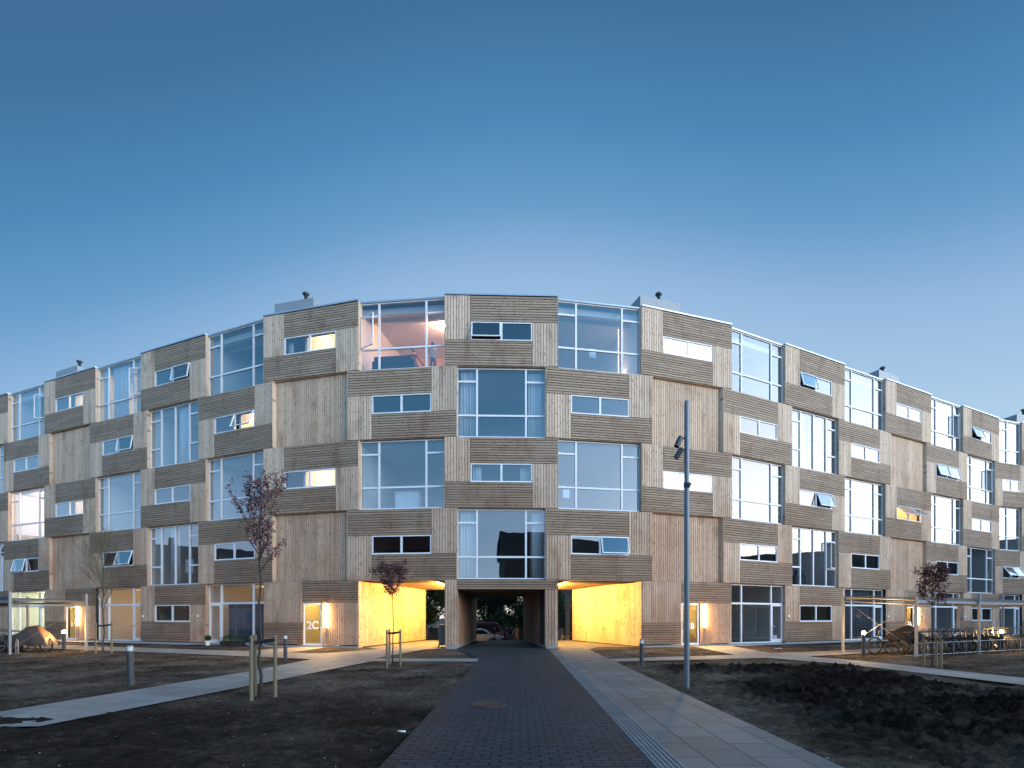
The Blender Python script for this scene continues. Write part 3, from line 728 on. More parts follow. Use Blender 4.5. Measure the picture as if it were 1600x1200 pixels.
def inside(px_, py_, poly):
    c = np.zeros(px_.shape, bool); n = len(poly)
    for i in range(n):
        x1, y1 = poly[i]; x2, y2 = poly[(i + 1) % n]
        if y1 == y2: continue
        t = ((y1 > py_) != (y2 > py_)) & (px_ < (x2 - x1) * (py_ - y1) / (y2 - y1) + x1); c ^= t
    return c
def vnoise(x, y, seed):
    xi = np.floor(x).astype(np.int64); yi = np.floor(y).astype(np.int64); xf = x - xi; yf = y - yi
    def h(a, b):
        q = (a * 374761393 + b * 668265263 + seed * 974711) & 0x7fffffff; q = ((q ^ (q >> 13)) * 1274126177) & 0x7fffffff
        return ((q ^ (q >> 16)) & 0xffff) / 65535.0
    u = xf * xf * (3 - 2 * xf); w = yf * yf * (3 - 2 * yf)
    return (h(xi, yi) * (1 - u) + h(xi + 1, yi) * u) * (1 - w) + (h(xi, yi + 1) * (1 - u) + h(xi + 1, yi + 1) * u) * w
xsn = np.concatenate([[-900, -400, -200, -110, -70, -50, -40, -34, -30, -28], np.arange(-26.5, 26.51, .07), [28, 30, 34, 40, 50, 70, 110, 200, 400, 900]])
yy = [4.2]
while yy[-1] < 30: yy.append(yy[-1] * 1.0072 + .004)
ysn = np.concatenate([[-900, -400, -200, -100, -60, -40, -25, -12, -6, -2, 1, 3], yy, [31, 32, 33, 34, 34.5, 35.5, 36.5, 37.5, 38.5, 41, 46, 55, 70, 100, 200, 400, 900]])
GX, GY = np.meshgrid(xsn, ysn); sh = GX.shape
jx = (vnoise(GX * 9.1, GY * 9.1, 5) - .5) * .06; jy = (vnoise(GX * 9.1, GY * 9.1, 6) - .5) * .05
fine = ((np.abs(GX) < 26) & (GY > 4.3) & (GY < 29.5)).astype(float)
X_, Y_ = GX + jx * fine, GY + jy * fine
def fbm(s, seed, o=4, g=.55): return sum(g ** i * (vnoise(X_ * s * 2.03 ** i, Y_ * s * 2.03 ** i, seed + i) - .5) for i in range(o))
mask_path = np.zeros(sh, bool)
for p in (road, walk, tact, left_path, right_path, door_path, apron_l, apron_r): mask_path |= inside(X_, Y_, p)
edge = np.clip((X_ - (xs(Y_) + .5)) / 1.3, 0, 1) * np.clip((11.1 + (17 - Y_) * .02 - X_) / .8, 0, 1) * np.clip((17.0 - Y_) / 1.6, 0, 1) * np.clip((Y_ - 4 ) / 2.5, 0, 1)
patch = np.clip(fbm(.35, 71, 3) * 3.0 + .72, 0, 1)
roughw = edge * patch
rig = 1 - np.abs(fbm(2.6, 11, 5, .62)) * 3.2
Z = -.012 + fbm(.6, 31, 3) * .05 + fbm(4.0, 41, 4, .6) * .06 * fine
Z += roughw * (np.abs(fbm(6.5, 51, 4, .68)) * .26 - .02 + np.clip(rig, 0, 1) * .04 + np.abs(fbm(2.4, 57, 2)) * .14 + (vnoise(X_ * 1.1, Y_ * 1.1, 91) - .5) * .08)
Z += np.clip((X_ - 13.2) / 6, 0, 1) * np.clip((20.5 - Y_) / 5, 0, 1) * .35 * np.clip((Y_ - 4) / 4, 0, 1)
nearb = np.clip((Y_ - 23.5) / 2, 0, 1); Z = Z * (1 - .7 * nearb)
Z = np.where(mask_path, -.012, Z)
notch = inside(X_, Y_, [(-8.6, 8.0), (-7.4, 7.8), (-6.8, 7.66), (-6.8, 7.3), (-8.6, 7.0)]); Z = np.where(notch, .022 + fbm(6.0, 77, 3) * .05, Z)
drop = np.clip((Y_ - 34.6) / 3.4, 0, 1); Z = Z * fine + (-.05) * (1 - fine); Z = np.where(drop > 0, -.05 - .86 * drop, Z)
nv_ = sh[0] * sh[1]; V = np.stack([X_, Y_, Z], -1).reshape(-1, 3)
idx = np.arange(nv_).reshape(sh); Fq = np.stack([idx[:-1, :-1], idx[:-1, 1:], idx[1:, 1:], idx[1:, :-1]], -1).reshape(-1, 4)
gm = bpy.data.meshes.new('ground'); gm.vertices.add(nv_); gm.vertices.foreach_set('co', V.astype(np.float32).ravel())
gm.loops.add(len(Fq) * 4); gm.loops.foreach_set('vertex_index', Fq.astype(np.int32).ravel())
gm.polygons.add(len(Fq)); gm.polygons.foreach_set('loop_start', (np.arange(len(Fq)) * 4).astype(np.int32))
gm.update(calc_edges=True); gm.validate()
att = gm.attributes.new('rough', 'FLOAT', 'POINT'); wet = np.clip(np.maximum(roughw, np.clip((10.5 - Y_) / 3.0, 0, 1) * .75 * (X_ < 0)), 0, 1); att.data.foreach_set('value', wet.astype(np.float32).ravel())
gm.materials.append(M['soil']); gm.polygons.foreach_set('use_smooth', [True] * len(Fq))
go = bpy.data.objects.new('ground', gm); COL.objects.link(go); tag(go, kind='structure')
sheet('street', [(-60, 37.9), (60, 37.9), (60, 60), (-60, 60)], -.895, 'asphalt')

# small pale stones lying on the soil
st = MB(); rs = random.Random(3)
while len(st.v) < 900 * 6:
    x = rs.uniform(-16, 15); y = 5 + 20 * rs.random() ** 1.5
    if any(bool(inside(np.array([x]), np.array([y]), p)[0]) for p in (road, walk, tact, left_path, right_path, door_path)) and rs.random() < .93: continue
    r_ = rs.uniform(.004, .014) * (1.6 if rs.random() < .06 else 1)
    k = len(st.v); z = .012
    for d in ((1, 0, 0), (0, 1, 0), (-1, 0, 0), (0, -1, 0), (0, 0, .7), (0, 0, -.8)): st.v.append((x + d[0] * r_ * rs.uniform(.7, 1.3), y + d[1] * r_ * rs.uniform(.7, 1.3), z + d[2] * r_))
    for a, b in ((0, 1), (1, 2), (2, 3), (3, 0)):
        st.f += [(k + a, k + b, k + 4), (k + b, k + a, k + 5)]; st.m += [0, 0]
tag(st.build('gravel', plain('pale_stone', (.19, .175, .15), .8, 0, .3)), 'small pale stones scattered over the dark soil', 'gravel', kind='stuff')
def scrap(x, y, s, label):
    mb = MB(); c = Vector(px(x, y)).to_3d(); g = [[None] * 5 for _ in range(5)]
    for i in range(5):
        for j in range(5): g[i][j] = (c.x + (i - 2) * s / 4 * 1.5, c.y + (j - 2) * s / 4, .03 + random.uniform(0, s * .28))
    for i in range(4):
        for j in range(4): mb.quad(g[i][j], g[i + 1][j], g[i + 1][j + 1], g[i][j + 1])
    return tag(mb.build('paper_scrap', M['letter']), label, 'litter', 'scraps of paper on the soil')
scrap(1262, 1082, .13, 'crumpled white paper scrap on the rough dark soil right of the steel pole')
scrap(628, 1147, .07, 'small white paper scrap on the soil beside the dark brick road')
scrap(1216, 1015, .20, 'flat white paper scrap on the soil before the right hand glazed shopfront')

# manhole cover
c = px(765.5, 1102.5); mh = empty('manhole_cover', (c[0], c[1], .013), 0, 'round rusty cast iron manhole cover set in the dark brick road', 'manhole cover')
M['rust'] = plain('rusty_iron', (.075, .046, .033), .6, .4, .35, 20, .3)
mb = MB().lathe([(.31, -.02), (.31, .010), (.27, .010), (.265, .004), (.02, .004)], 36)
mb.build('frame', M['rust'], mh)
mb = MB().lathe([(.262, -.01), (.262, .006), (.01, .006)], 36)
for i in range(-4, 5):
    h = math.sqrt(max(0, .24 ** 2 - (i * .055) ** 2)); mb.box(i * .055 - .012, i * .055 + .012, -h, h, .006, .0125)
mb.build('cover', M['rust'], mh)

# ------------------------------------------------------------------ bollards, lighting pole
def bollard(x, y, h, label, lit=False, tilt=0.0):
    o = empty('bollard', (x, y, 0), 0, label, 'bollard', 'lit bollards' if lit else 'unlit bollards')
    o.rotation_euler = (0, tilt, 0)
    MB().lathe([(.066, -.08), (.066, h - .13), (.06, h - .13)], 18).build('post', M['black'] if False else M['bolpost'], o)
    MB().lathe([(.062, h - .128), (.062, h - .03)], 18).build('lamp_head', M['bol_on'] if lit else M['bollamp'], o)
    MB().lathe([(.068, h - .03), (.068, h - .004), (.05, h)], 18).build('cap', M['galv'], o)
    if lit:
        p = bpy.data.lights.new('bollard_glow', 'POINT'); p.energy = 260; p.color = (1, .58, .20); p.shadow_soft_size = .08
        q = bpy.data.objects.new('bollard_glow', p); COL.objects.link(q); q.parent = o; q.location = (0, 0, h + .06)
    return o
M['bolpost'] = plain('anthracite_paint', (.055, .06, .066), .45, .2, .15, 30)
p = px(204.5, 1070); bollard(p[0], p[1], .90, 'unlit grey bollard leaning slightly on the bare soil beside the left path', False, R(-1.6))
p = px(446, 1030); bollard(p[0], p[1], .88, 'unlit grey bollard between the tree with pink blossom and the door marked 2C')
p = px(1002.5, 1040); bollard(p[0], p[1], .84, 'unlit grey bollard in front of the bright yellow right hand passage')
p = px(100, 1018); bollard(p[0], p[1], .96, 'glowing bollard in front of the brown covered cargo bike', True)
p = px(1349.5, 1024); bollard(p[0], p[1], .98, 'glowing bollard beside the end post of the bike shelter and a parked bicycle', True)
bollard(21.9, 22.9, .97, 'glowing bollard seen through the row of bicycles under the shelter', True)

p = px(1073, 1072)
po_ = empty('light_pole', (p[0], p[1], 0), 0, 'tall grey steel pole with two small spotlights near the top, standing in the soil', 'light pole')
MB().lathe([(.060, -.1), (.058, 3.0), (.052, 6.36), (.042, 6.37)], 20).build('pole', M['polegrey'], po_, smooth=False)
def spot(z, tilt, yaw):
    mb = MB(); Mx = Matrix.Translation((-.20, -.05, z)) @ Matrix.Rotation(R(yaw), 4, 'Z') @ Matrix.Rotation(R(tilt), 4, 'Y')
    mb.lathe([(.026, .15), (.058, .13), (.061, -.11), (.053, -.11), (.05, -.08)], 16, 0, (0, 0, 0), Mx)
    mb.tube([(-.05, 0, z + .1), (-.13, -.03, z + .1), (-.17, -.04, z + .06)], .018, 6)
    return mb.build('spotlight', M['bolpost'], po_)
spot(5.43, 25, 10); spot(5.17, 32, -20)
mb = MB().lathe([(.066, 4.42), (.072, 4.44), (.072, 4.52), (.066, 4.54)], 18)
mb.lathe([(.045, 0), (.045, .07), (.03, .09)], 14, 0, (0, 0, 0), Matrix.Translation((.02, -.06, 4.48)) @ Matrix.Rotation(R(90), 4, 'X'))
mb.build('sensor', M['steel_d'], po_)

# ------------------------------------------------------------------ trees
def leafmat(name, cols, trans=.3):
    m = Mat(name); g = m.n('ShaderNodeNewGeometry')
    c = m.ramp(g.outputs['Random Per Island'], [(i / max(1, len(cols) - 1), c_) for i, c_ in enumerate(cols)])
    m.lk(c, m.b.inputs['Base Color']); m.b.inputs['Roughness'].default_value = .6
    tr = m.n('ShaderNodeBsdfTranslucent'); m.lk(c, tr.inputs[0]); mx = m.n('ShaderNodeMixShader'); mx.inputs[0].default_value = trans
    m.lk(m.b.outputs[0], mx.inputs[1]); m.lk(tr.outputs[0], mx.inputs[2]); m.lk(mx.outputs[0], m.out.inputs[0])
    return m.m
def add_leaf(mb, p, s, rnd):
    u = Vector((rnd.gauss(0, 1), rnd.gauss(0, 1), rnd.gauss(0, .8))); u.normalize()
    w = u.cross(Vector((rnd.gauss(0, 1), rnd.gauss(0, 1), rnd.gauss(0, 1)))); w.normalize()
    a = p - u * s; b = p + u * s; c1 = p + w * s * .55 + u * .1 * s; c2 = p - w * s * .55 + u * .1 * s
    n = u.cross(w) * s * .22
    mb.quad(a, c1 + n, b, c2 + n)
def tree(name, label, cat, x, y, h, trunk_h, spread, seed, leafm, barkm, nb=16, leaf=.035, per=26, r0=.03, up=1.1, twig=3, jitter=.05, shape='vase', group=None, z=0.0, dens_top=1.0):
    rnd = random.Random(seed); o = empty(name, (x, y, z), 0, label, cat, group)
    tr = MB(); cr = MB()
    pts = [Vector((0, 0, -.1))]; n = 12
    for i in range(1, n + 1): pts.append(Vector((rnd.gauss(0, .012) * h * .35, rnd.gauss(0, .012) * h * .35, h * .93 * i / n)))
    rad = [r0 * (1 - .88 * (i / n) ** .8) for i in range(n + 1)]; rad[0] = r0 * 1.15
    tr.tube(pts, rad, 8)
    def along(z_):
        f = max(0, min(n - .001, z_ / (h * .93) * n)); i = int(f); return pts[i].lerp(pts[i + 1], f - i)
    def branch(p, d, ln, r, lvl):
        q = [p]; d = d.normalized(); m_ = 5
        for i in range(m_):
            d = (d + Vector((rnd.gauss(0, .13), rnd.gauss(0, .13), rnd.gauss(.04 * up, .10)))).normalized(); q.append(q[-1] + d * ln / m_)
        tr.tube(q, [r * (1 - .8 * i / m_) for i in range(m_ + 1)], 5 if lvl else 6, cap=False)
        cnt = per if lvl else per // 2
        for _ in range(int(cnt * ln / (.5 * spread + .01))):
            t = rnd.uniform(.25 if lvl == 0 else .1, 1.02) ** .8 * m_; i = min(m_ - 1, int(t)); pp = q[i].lerp(q[i + 1], min(1.05, t - i))
            for __ in range(rnd.randint(1, 4)): add_leaf(cr, pp + Vector((rnd.gauss(0, jitter), rnd.gauss(0, jitter), rnd.gauss(0, jitter))), leaf * rnd.uniform(.6, 1.25), rnd)
        if lvl < 2:
            for _ in range(twig if lvl == 0 else max(1, twig - 1)):
                t = rnd.uniform(.25, .95) * m_; i = min(m_ - 1, int(t)); a = rnd.uniform(0, 2 * math.pi)
                dd = d + Vector((math.cos(a), math.sin(a), rnd.uniform(.0, .8) * up)) * .75
                branch(q[i].lerp(q[i + 1], t - i), dd, ln * rnd.uniform(.35, .6), r * .5, lvl + 1)
    for b in range(nb):
        f = (b + rnd.random()) / nb; z_ = trunk_h + (h * .86 - trunk_h) * f ** 1.15
        a = b * 2.4 + rnd.uniform(-.5, .5)
        if shape == 'vase': wd = math.sin(math.pi * min(1, .18 + f * .75)) ** .8
        elif shape == 'round': wd = math.sin(math.pi * min(.98, .22 + f * .72)) ** .6
        else: wd = 1.0 - .72 * f
        ln = spread * .5 * wd * rnd.uniform(.75, 1.2)
        branch(along(z_), Vector((math.cos(a), math.sin(a), up * rnd.uniform(.7, 1.4))), max(.15, ln * math.sqrt(1 + up * up * .6)), r0 * .35 * (1 - .5 * f), 0)
    # leader leaves
    for _ in range(int(per * 1.6 * dens_top)):
        add_leaf(cr, along(h * rnd.uniform(.72, 1.0)) + Vector((rnd.gauss(0, jitter), rnd.gauss(0, jitter), rnd.gauss(0, jitter))), leaf * rnd.uniform(.6, 1.2), rnd)
    tr.build('trunk', barkm, o, smooth=True); cr.build('crown', leafm, o)
    return o
M['blossom'] = leafmat('cherry_blossom', [(.075, .026, .026), (.12, .042, .042), (.26, .125, .14), (.10, .032, .030), (.38, .21, .24), (.095, .030, .028)])
M['purple'] = leafmat('purple_leaves', [(.065, .022, .022), (.10, .036, .036), (.18, .075, .08), (.075, .026, .024)])
M['maple'] = leafmat('maple_leaves', [(.075, .022, .022), (.12, .036, .032), (.06, .02, .022), (.10, .03, .03)])
M['willow'] = leafmat('willow_leaves', [(.16, .14, .05), (.22, .19, .07), (.11, .09, .04)])
M['green'] = leafmat('dark_green_leaves', [(.035, .07, .028), (.08, .13, .045), (.055, .095, .033), (.11, .15, .055)])
M['hedge'] = leafmat('hedge_leaves', [(.03, .06, .025), (.05, .09, .03)])

p = px(406, 1087); tree('blossom_tree', 'slender young tree with pinkish purple blossom tied between two stakes', 'tree', p[0], p[1], 4.72, 2.38, 1.08, 21, M['blossom'], M['bark_d'], nb=17, leaf=.030, per=13, r0=.036, up=1.5, twig=3, jitter=.035)
p = px(614, 1036); tree('purple_leaf_tree', 'small young tree with a rounded purple crown before the yellow passage', 'tree', p[0], p[1], 3.5, 2.1, 1.15, 5, M['purple'], M['bark_d'], nb=14, leaf=.033, per=27, r0=.027, up=1.0, twig=3, jitter=.05, shape='round')
p = px(161, 1020); tree('willow_tree', 'bare slender young willow with fine yellowish twigs beside the left bike shelter', 'tree', p[0], p[1], 5.4, 1.75, 1.7, 9, M['willow'], M['bark'], nb=26, leaf=.022, per=8, r0=.036, up=2.2, twig=4, jitter=.05)
p = px(1457, 1041); tree('maple_tree', 'young dark red maple tree in front of the bike shelter', 'tree', p[0], p[1], 3.45, 1.85, 1.15, 33, M['maple'], M['bark_d'], nb=15, leaf=.038, per=19, r0=.026, up=.9, twig=3, jitter=.05, shape='vase')

def stake(x, y, h, label, tilt=0.0):
    o = MB().lathe([(.035, -.15), (.035, h - .02), (.028, h)], 12).build('tree_stake', M['stake'], None, (x, y, 0)); o.rotation_euler = (0, tilt, 0)
    return tag(o, label, 'tree stake', 'wooden tree stakes')
def strap(name, pts, z, label):
    mb = MB(); q = [Vector((a, b, z + c_)) for a, b, c_ in pts]
    for a, b in zip(q[:-1], q[1:]):
        d = (b - a); d.z = 0; n = Vector((-d.y, d.x, 0)).normalized() * .012
        k = len(mb.v)
        for s_ in (n, -n):
            for e in (a, b): mb.v += [tuple(e + s_ + Vector((0, 0, .035))), tuple(e + s_ - Vector((0, 0, .035)))]
        for f in ((0, 1, 3, 2), (4, 6, 7, 5), (0, 2, 6, 4), (1, 5, 7, 3), (0, 4, 5, 1), (2, 3, 7, 6)): mb.f.append(tuple(k + i for i in f)); mb.m.append(0)
    return tag(mb.build(name, M['rubber']), label, 'tree tie', 'dark tree ties')
def staked(tx, ty, stakes, h, tree_desc, extra=None):
    T = px(tx, ty); P = [px(*s[:2]) for s in stakes]
    for s, q in zip(stakes, P): stake(q[0], q[1], h, s[2], R(s[3]) if len(s) > 3 else 0)
    pts = [(P[0][0], P[0][1] - .045, 0), (T[0] - .05, T[1] - .05, -.05), (T[0] + .05, T[1] - .03, -.04), (P[-1][0], P[-1][1] - .045, .01)]
    strap('tree_tie', pts, h - .10, tree_desc)
staked(406, 1087, [(392.5, 1093, 'thick round wooden stake at the left of the blossom tree, nearest the viewer'), (398.5, 1085, 'wooden stake half hidden behind the left stake of the blossom tree'), (430, 1088, 'lone round wooden stake at the right of the blossom tree')], 1.19, 'black rubber tie around the blossom tree and its stakes')
staked(614, 1036, [(604.5, 1041, 'front left stake of the small purple leaved tree'), (608.5, 1037, 'rear left stake of the small purple leaved tree'), (625.5, 1039, 'right stake of the small purple leaved tree before the passage')], 1.15, 'dark tie around the small purple leaved tree')
staked(161, 1020, [(149.5, 1022, 'left wooden stake of the bare willow'), (174.5, 1021, 'right wooden stake of the bare willow')], 1.32, 'dark tie around the bare willow')
staked(1457, 1041, [(1443.5, 1040, 'left stake of the red maple'), (1463, 1043, 'middle stake of the red maple, just right of its trunk'), (1470.5, 1045, 'right stake of the red maple')], 1.0, 'dark tie around the red maple')

# ------------------------------------------------------------------ bike shelters and racks
def shelter(x, y, ang, sgn, bays, label, bay=4.75, dp=2.75, zf=2.20, zb=2.40):
    o = empty('bike_shelter', (x, y, 0), ang, label, 'bike shelter', 'steel bike shelters')
    t = .04
    Lx = bays * bay
    for i in range(bays + 1):
        for yy_, zz in ((0, zf), (dp, zb)):
            MB().box(sgn * i * bay - t, sgn * i * bay + t, yy_ - t, yy_ + t, -.05, zz + .36).build('post', M['galv'], o)
    X0, X1 = sorted((-sgn * .06, sgn * (Lx + .1)))
    for yy_, zz in ((0, zf), (dp, zb)):
        MB().box(X0 + .1, X1 - .1, yy_ - .03 + (.075 if yy_ == 0 else -.075), yy_ + .03 + (.075 if yy_ == 0 else -.075), zz - .10, zz - .0).build('beam', M['galv'], o)
    for i in range(bays + 1):
        for dz in (.0, -.17):
            k = MB(); a, b = (sgn * i * bay, .05, zf + dz), (sgn * i * bay, dp - .05, zb + dz)
            k.tube([a, b], .03 if dz == 0 else .024, 6); k.build('cross_rail', M['galv'], o)
    # thin corrugated roof of the covered bays (the end bay frame stays open)
    rfm = MB(); n = int(Lx / .09); y0, y1 = .12, dp - .12
    def zz(y_): return zf + .06 + (zb - zf) * y_ / dp
    for i in range(n):
        xa, xb = sorted((sgn * (.12 + i * .09), sgn * (.12 + (i + 1) * .09))); h0, h1 = (.0, .025) if i % 2 else (.025, .0)
        rfm.quad((xa, y0, zz(y0) + h0), (xb, y0, zz(y0) + h1), (xb, y1, zz(y1) + h1), (xa, y1, zz(y1) + h0))
        rfm.quad((xa, y0, zz(y0) + h0 - .006), (xa, y1, zz(y1) + h0 - .006), (xb, y1, zz(y1) + h1 - .006), (xb, y0, zz(y0) + h1 - .006))
    rfm.build('roof', M['steel_d'], o)
    MB().box(*sorted((sgn * .1, sgn * (Lx + .1))), .09, .115, zf - .02, zf + .13).build('fascia', M['steel_d'], o)
    br = MB().tube([(0, .05, zf - .1), (0, dp - .05, .25)], .004, 5).tube([(0.02, dp - .05, zb - .1), (0.02, .05, .25)], .004, 5)
    br.build('brace', M['galv'], o)
    return o
SR = (15.4, 19.5, R(25.8)); SLf = (-20.7, 21.1, R(-22.2))
shelter(SR[0], SR[1], SR[2], 1, 3, 'steel bike shelter over the long row of bicycles at the right')
shelter(SLf[0], SLf[1], SLf[2], -1, 2, 'steel bike shelter over the brown covered cargo bike at the left', zf=2.26, zb=2.26)
def loc(S, lx, ly): return (S[0] + math.cos(S[2]) * lx - math.sin(S[2]) * ly, S[1] + math.sin(S[2]) * lx + math.cos(S[2]) * ly)
M['rackm'] = plain('rack_steel', (.15, .155, .16), .55, .3, .2, 14)
def rack(S, lx, ly, length, label):
    p = loc(S, lx, ly); o = empty('bike_rack', (p[0], p[1], 0), S[2], label, 'bike rack', 'low steel bike racks')
    for y_, z_ in ((0, .56), (0, .10), (.42, .06)): MB().tube([(0, y_, z_), (length, y_, z_)], .017, 6).build('rail', M['rackm'], o)
    i = 0
    while i * .95 <= length: MB().tube([(i * .95, 0, -.05), (i * .95, 0, .56)], .016, 6).tube([(i * .95, 0, .08), (i * .95, .42, .06)], .014, 5).build('post', M['rackm'], o); i += 1
    return o
rack(SR, -.35, -.10, 11.4, 'low galvanised steel rack in front of the parked bicycles at the right')

# ------------------------------------------------------------------ bicycles
M['chrome'] = plain('bike_metal', (.17, .17, .175), .4, .6)
M['saddle'] = plain('black_saddle', (.02, .02, .02), .6)
def wheel_mb(r, cx, zc):
    t = MB(); t.tube([(cx + r * math.cos(a * math.pi / 12), 0, zc + r * math.sin(a * math.pi / 12)) for a in range(24)], .026, 6, 0, True)
    rim = MB(); rr = r - .03; rim.tube([(cx + rr * math.cos(a * math.pi / 12), 0, zc + rr * math.sin(a * math.pi / 12)) for a in range(24)], .010, 5, 0, True)
    for a in range(14): rim.tube([(cx, .02 * (-1) ** a, zc), (cx + rr * math.cos(a * math.pi / 7), 0, zc + rr * math.sin(a * math.pi / 7))], .0025, 3, cap=False)
    rim.tube([(cx, -.04, zc), (cx, .04, zc)], .022, 8)
    return t, rim
def make_bike(paint, basket=False):
    """front wheel towards local -x"""
    o = empty('bicycle', (0, 0, 0)); r = .335
    f = MB(); bb = (.02, 0, .29); st_ = (.20, 0, .78); hd = (-.36, 0, .80); hd2 = (-.40, 0, .62); rw = (.53, 0, r); fw = (-.56, 0, r)
    for a, b, w in ((bb, st_, .020), (hd2, bb, .023), (hd, (.14, 0, .62), .018), (bb, rw, .014), ((.17, 0, .68), rw, .013)):
        f.tube([a, b], w, 6)
    f.tube([hd, hd2], .02, 6); f.tube([hd2, (-.47, .0, .50), fw], [.016, .014, .010], 6)
    f.build('frame', paint, o)
    for cx in (-.56, .53):
        t, rim = wheel_mb(r, cx, r); w = t.build('wheel', M['rubber'], o); rim.build('rim', M['chrome'], w)
        g = MB(); g.tube([(cx + (r + .035) * math.cos(a), 0, r + (r + .035) * math.sin(a)) for a in [math.pi * (.05 + .9 * i / 9) for i in range(10)]], .016, 5); g.build('mudguard', M['bolpost'], o)
    MB().tube([hd, (-.33, 0, .98)], .013, 6).tube([(-.12, .28, 1.0), (-.30, .25, 1.06), (-.35, .08, 1.0), (-.34, 0, .98), (-.35, -.08, 1.0), (-.30, -.25, 1.06), (-.12, -.28, 1.0)], .012, 6).build('handlebar', M['chrome'], o)
    s = MB().tube([st_, (.215, 0, .90)], .013, 6); s.build('seat_post', M['chrome'], o)
    sd = MB(); P = [(.06, .02), (.14, .035), (.24, .08), (.33, .085), (.35, .05)]
    k = len(sd.v)
    for z_ in (.895, .945):
        for px_, h_ in P: sd.v.append((px_, -h_, z_)); sd.v.append((px_, h_, z_))
    m_ = len(P) * 2
    for i in range(len(P) - 1):
        sd.f += [(2 * i, 2 * i + 2, 2 * i + 3, 2 * i + 1)[::-1], (m_ + 2 * i, m_ + 2 * i + 2, m_ + 2 * i + 3, m_ + 2 * i + 1), (2 * i, m_ + 2 * i, m_ + 2 * i + 2, 2 * i + 2)[::-1], (2 * i + 1, 2 * i + 3, m_ + 2 * i + 3, m_ + 2 * i + 1)[::-1]]
        sd.m += [0] * 4
    sd.build('saddle', M['saddle'], o)
    cr = MB(); cr.tube([(.02 + .09 * math.cos(a * math.pi / 8), -.05, .29 + .09 * math.sin(a * math.pi / 8)) for a in range(16)], .008, 4, 0, True); cr.tube([(.02, -.06, .29), (.14, -.07, .21)], .009, 5).box(.10, .18, -.17, -.07, .195, .215).tube([(.02, .06, .29), (-.10, .07, .37)], .009, 5).box(-.14, -.06, .07, .17, .365, .385)
    cr.build('crank', M['chrome'], o)
    MB().box(.38, .78, -.06, -.045, .70, .712).box(.38, .78, .045, .06, .70, .712).box(.42, .44, -.06, .06, .70, .712).box(.72, .74, -.06, .06, .70, .712).tube([(.55, -.05, .7), (.53, -.04, .35)], .006, 4).tube([(.55, .05, .7), (.53, .04, .35)], .006, 4).build('luggage_rack', M['bolpost'], o)
    cg = MB().box(.0, .50, -.058, -.045, .27, .37)
    P_ = [(.53 + .33 * math.cos(a), .335 + .33 * math.sin(a)) for a in [math.pi * (.12 + .76 * i / 8) for i in range(9)]]
    for y_ in (-.05, .05): cg.poly([(x_, y_, z_) for x_, z_ in P_])
    cg.build('coat_guard', M['saddle'], o)
    if basket:
        b = MB(); 
        for z_ in (.86, .94, 1.02, 1.08): b.tube([(-.66, -.16, z_), (-.40, -.16, z_), (-.40, .16, z_), (-.66, .16, z_)], .006, 4, 0, True)
        for x_, y_ in ((-.66, -.16), (-.40, -.16), (-.40, .16), (-.66, .16), (-.53, -.16), (-.53, .16), (-.66, 0)): b.tube([(x_, y_, .86), (x_, y_, 1.08)], .005, 4)
        b.build('basket', M['bolpost'], o)
    return o
paints = [plain('bike_black', (.015, .015, .018), .4, .2), plain('bike_grey', (.10, .11, .12), .4, .3), plain('bike_red', (.16, .02, .02), .4, .1), plain('bike_blue', (.02, .05, .12), .4, .1), plain('bike_green', (.03, .07, .05), .4, .1), plain('bike_cream', (.45, .40, .30), .4, .1)]
pn = ['black', 'grey', 'dark red', 'dark blue', 'green', 'cream']
protos = {}
def bike(ci, basket, x, y, ang, label, group, z=0.0):
    key = (ci, basket)
    if key not in protos: protos[key] = o = make_bike(paints[ci], basket)
    else: o = copy_tree(protos[key])
    o.location = (x, y, z); o.rotation_euler = (0, 0, ang); return tag(o, label, 'bicycle', group)
p = px(1388, 1021); bike(0, False, p[0], p[1] + .1, R(6), 'black city bicycle parked side on between the glowing bollard and the black cover', 'bicycles at the right hand shelter')
rb = random.Random(4)
ordn = ['first', 'second', 'third', 'fourth', 'fifth', 'sixth', 'seventh', 'eighth', 'ninth', 'tenth', 'eleventh', 'twelfth', 'thirteenth', 'fourteenth', 'fifteenth', 'sixteenth', 'seventeenth', 'eighteenth', 'nineteenth', 'twentieth']
for i in range(19):
    lx = 1.75 + i * .48 + rb.uniform(-.08, .08)
    ci = [0, 1, 0, 3, 0, 5, 0, 2, 1, 0, 0, 4, 0, 1, 0, 0, 3, 0, 1][i]
    q = loc(SR, lx, .98 + rb.uniform(-.05, .05))
    bike(ci, i % 3 == 1, q[0], q[1], SR[2] + R(90) + R(rb.uniform(-7, 7)), '%s bicycle%s, %s from left in the row behind the low rack' % (pn[ci], ' with basket' if i % 3 == 1 else '', ordn[i]), 'bicycles at the right hand shelter')
for i in range(4):
    q = loc(SLf, -2.3 - i * .55, 1.1); bike([4, 0, 1, 0][i], i == 1, q[0], q[1], SLf[2] + R(90), '%s bicycle under the left shelter, %s from the brown cover' % (pn[[4, 0, 1, 0][i]], ordn[i]), 'bicycles at the left hand shelter')
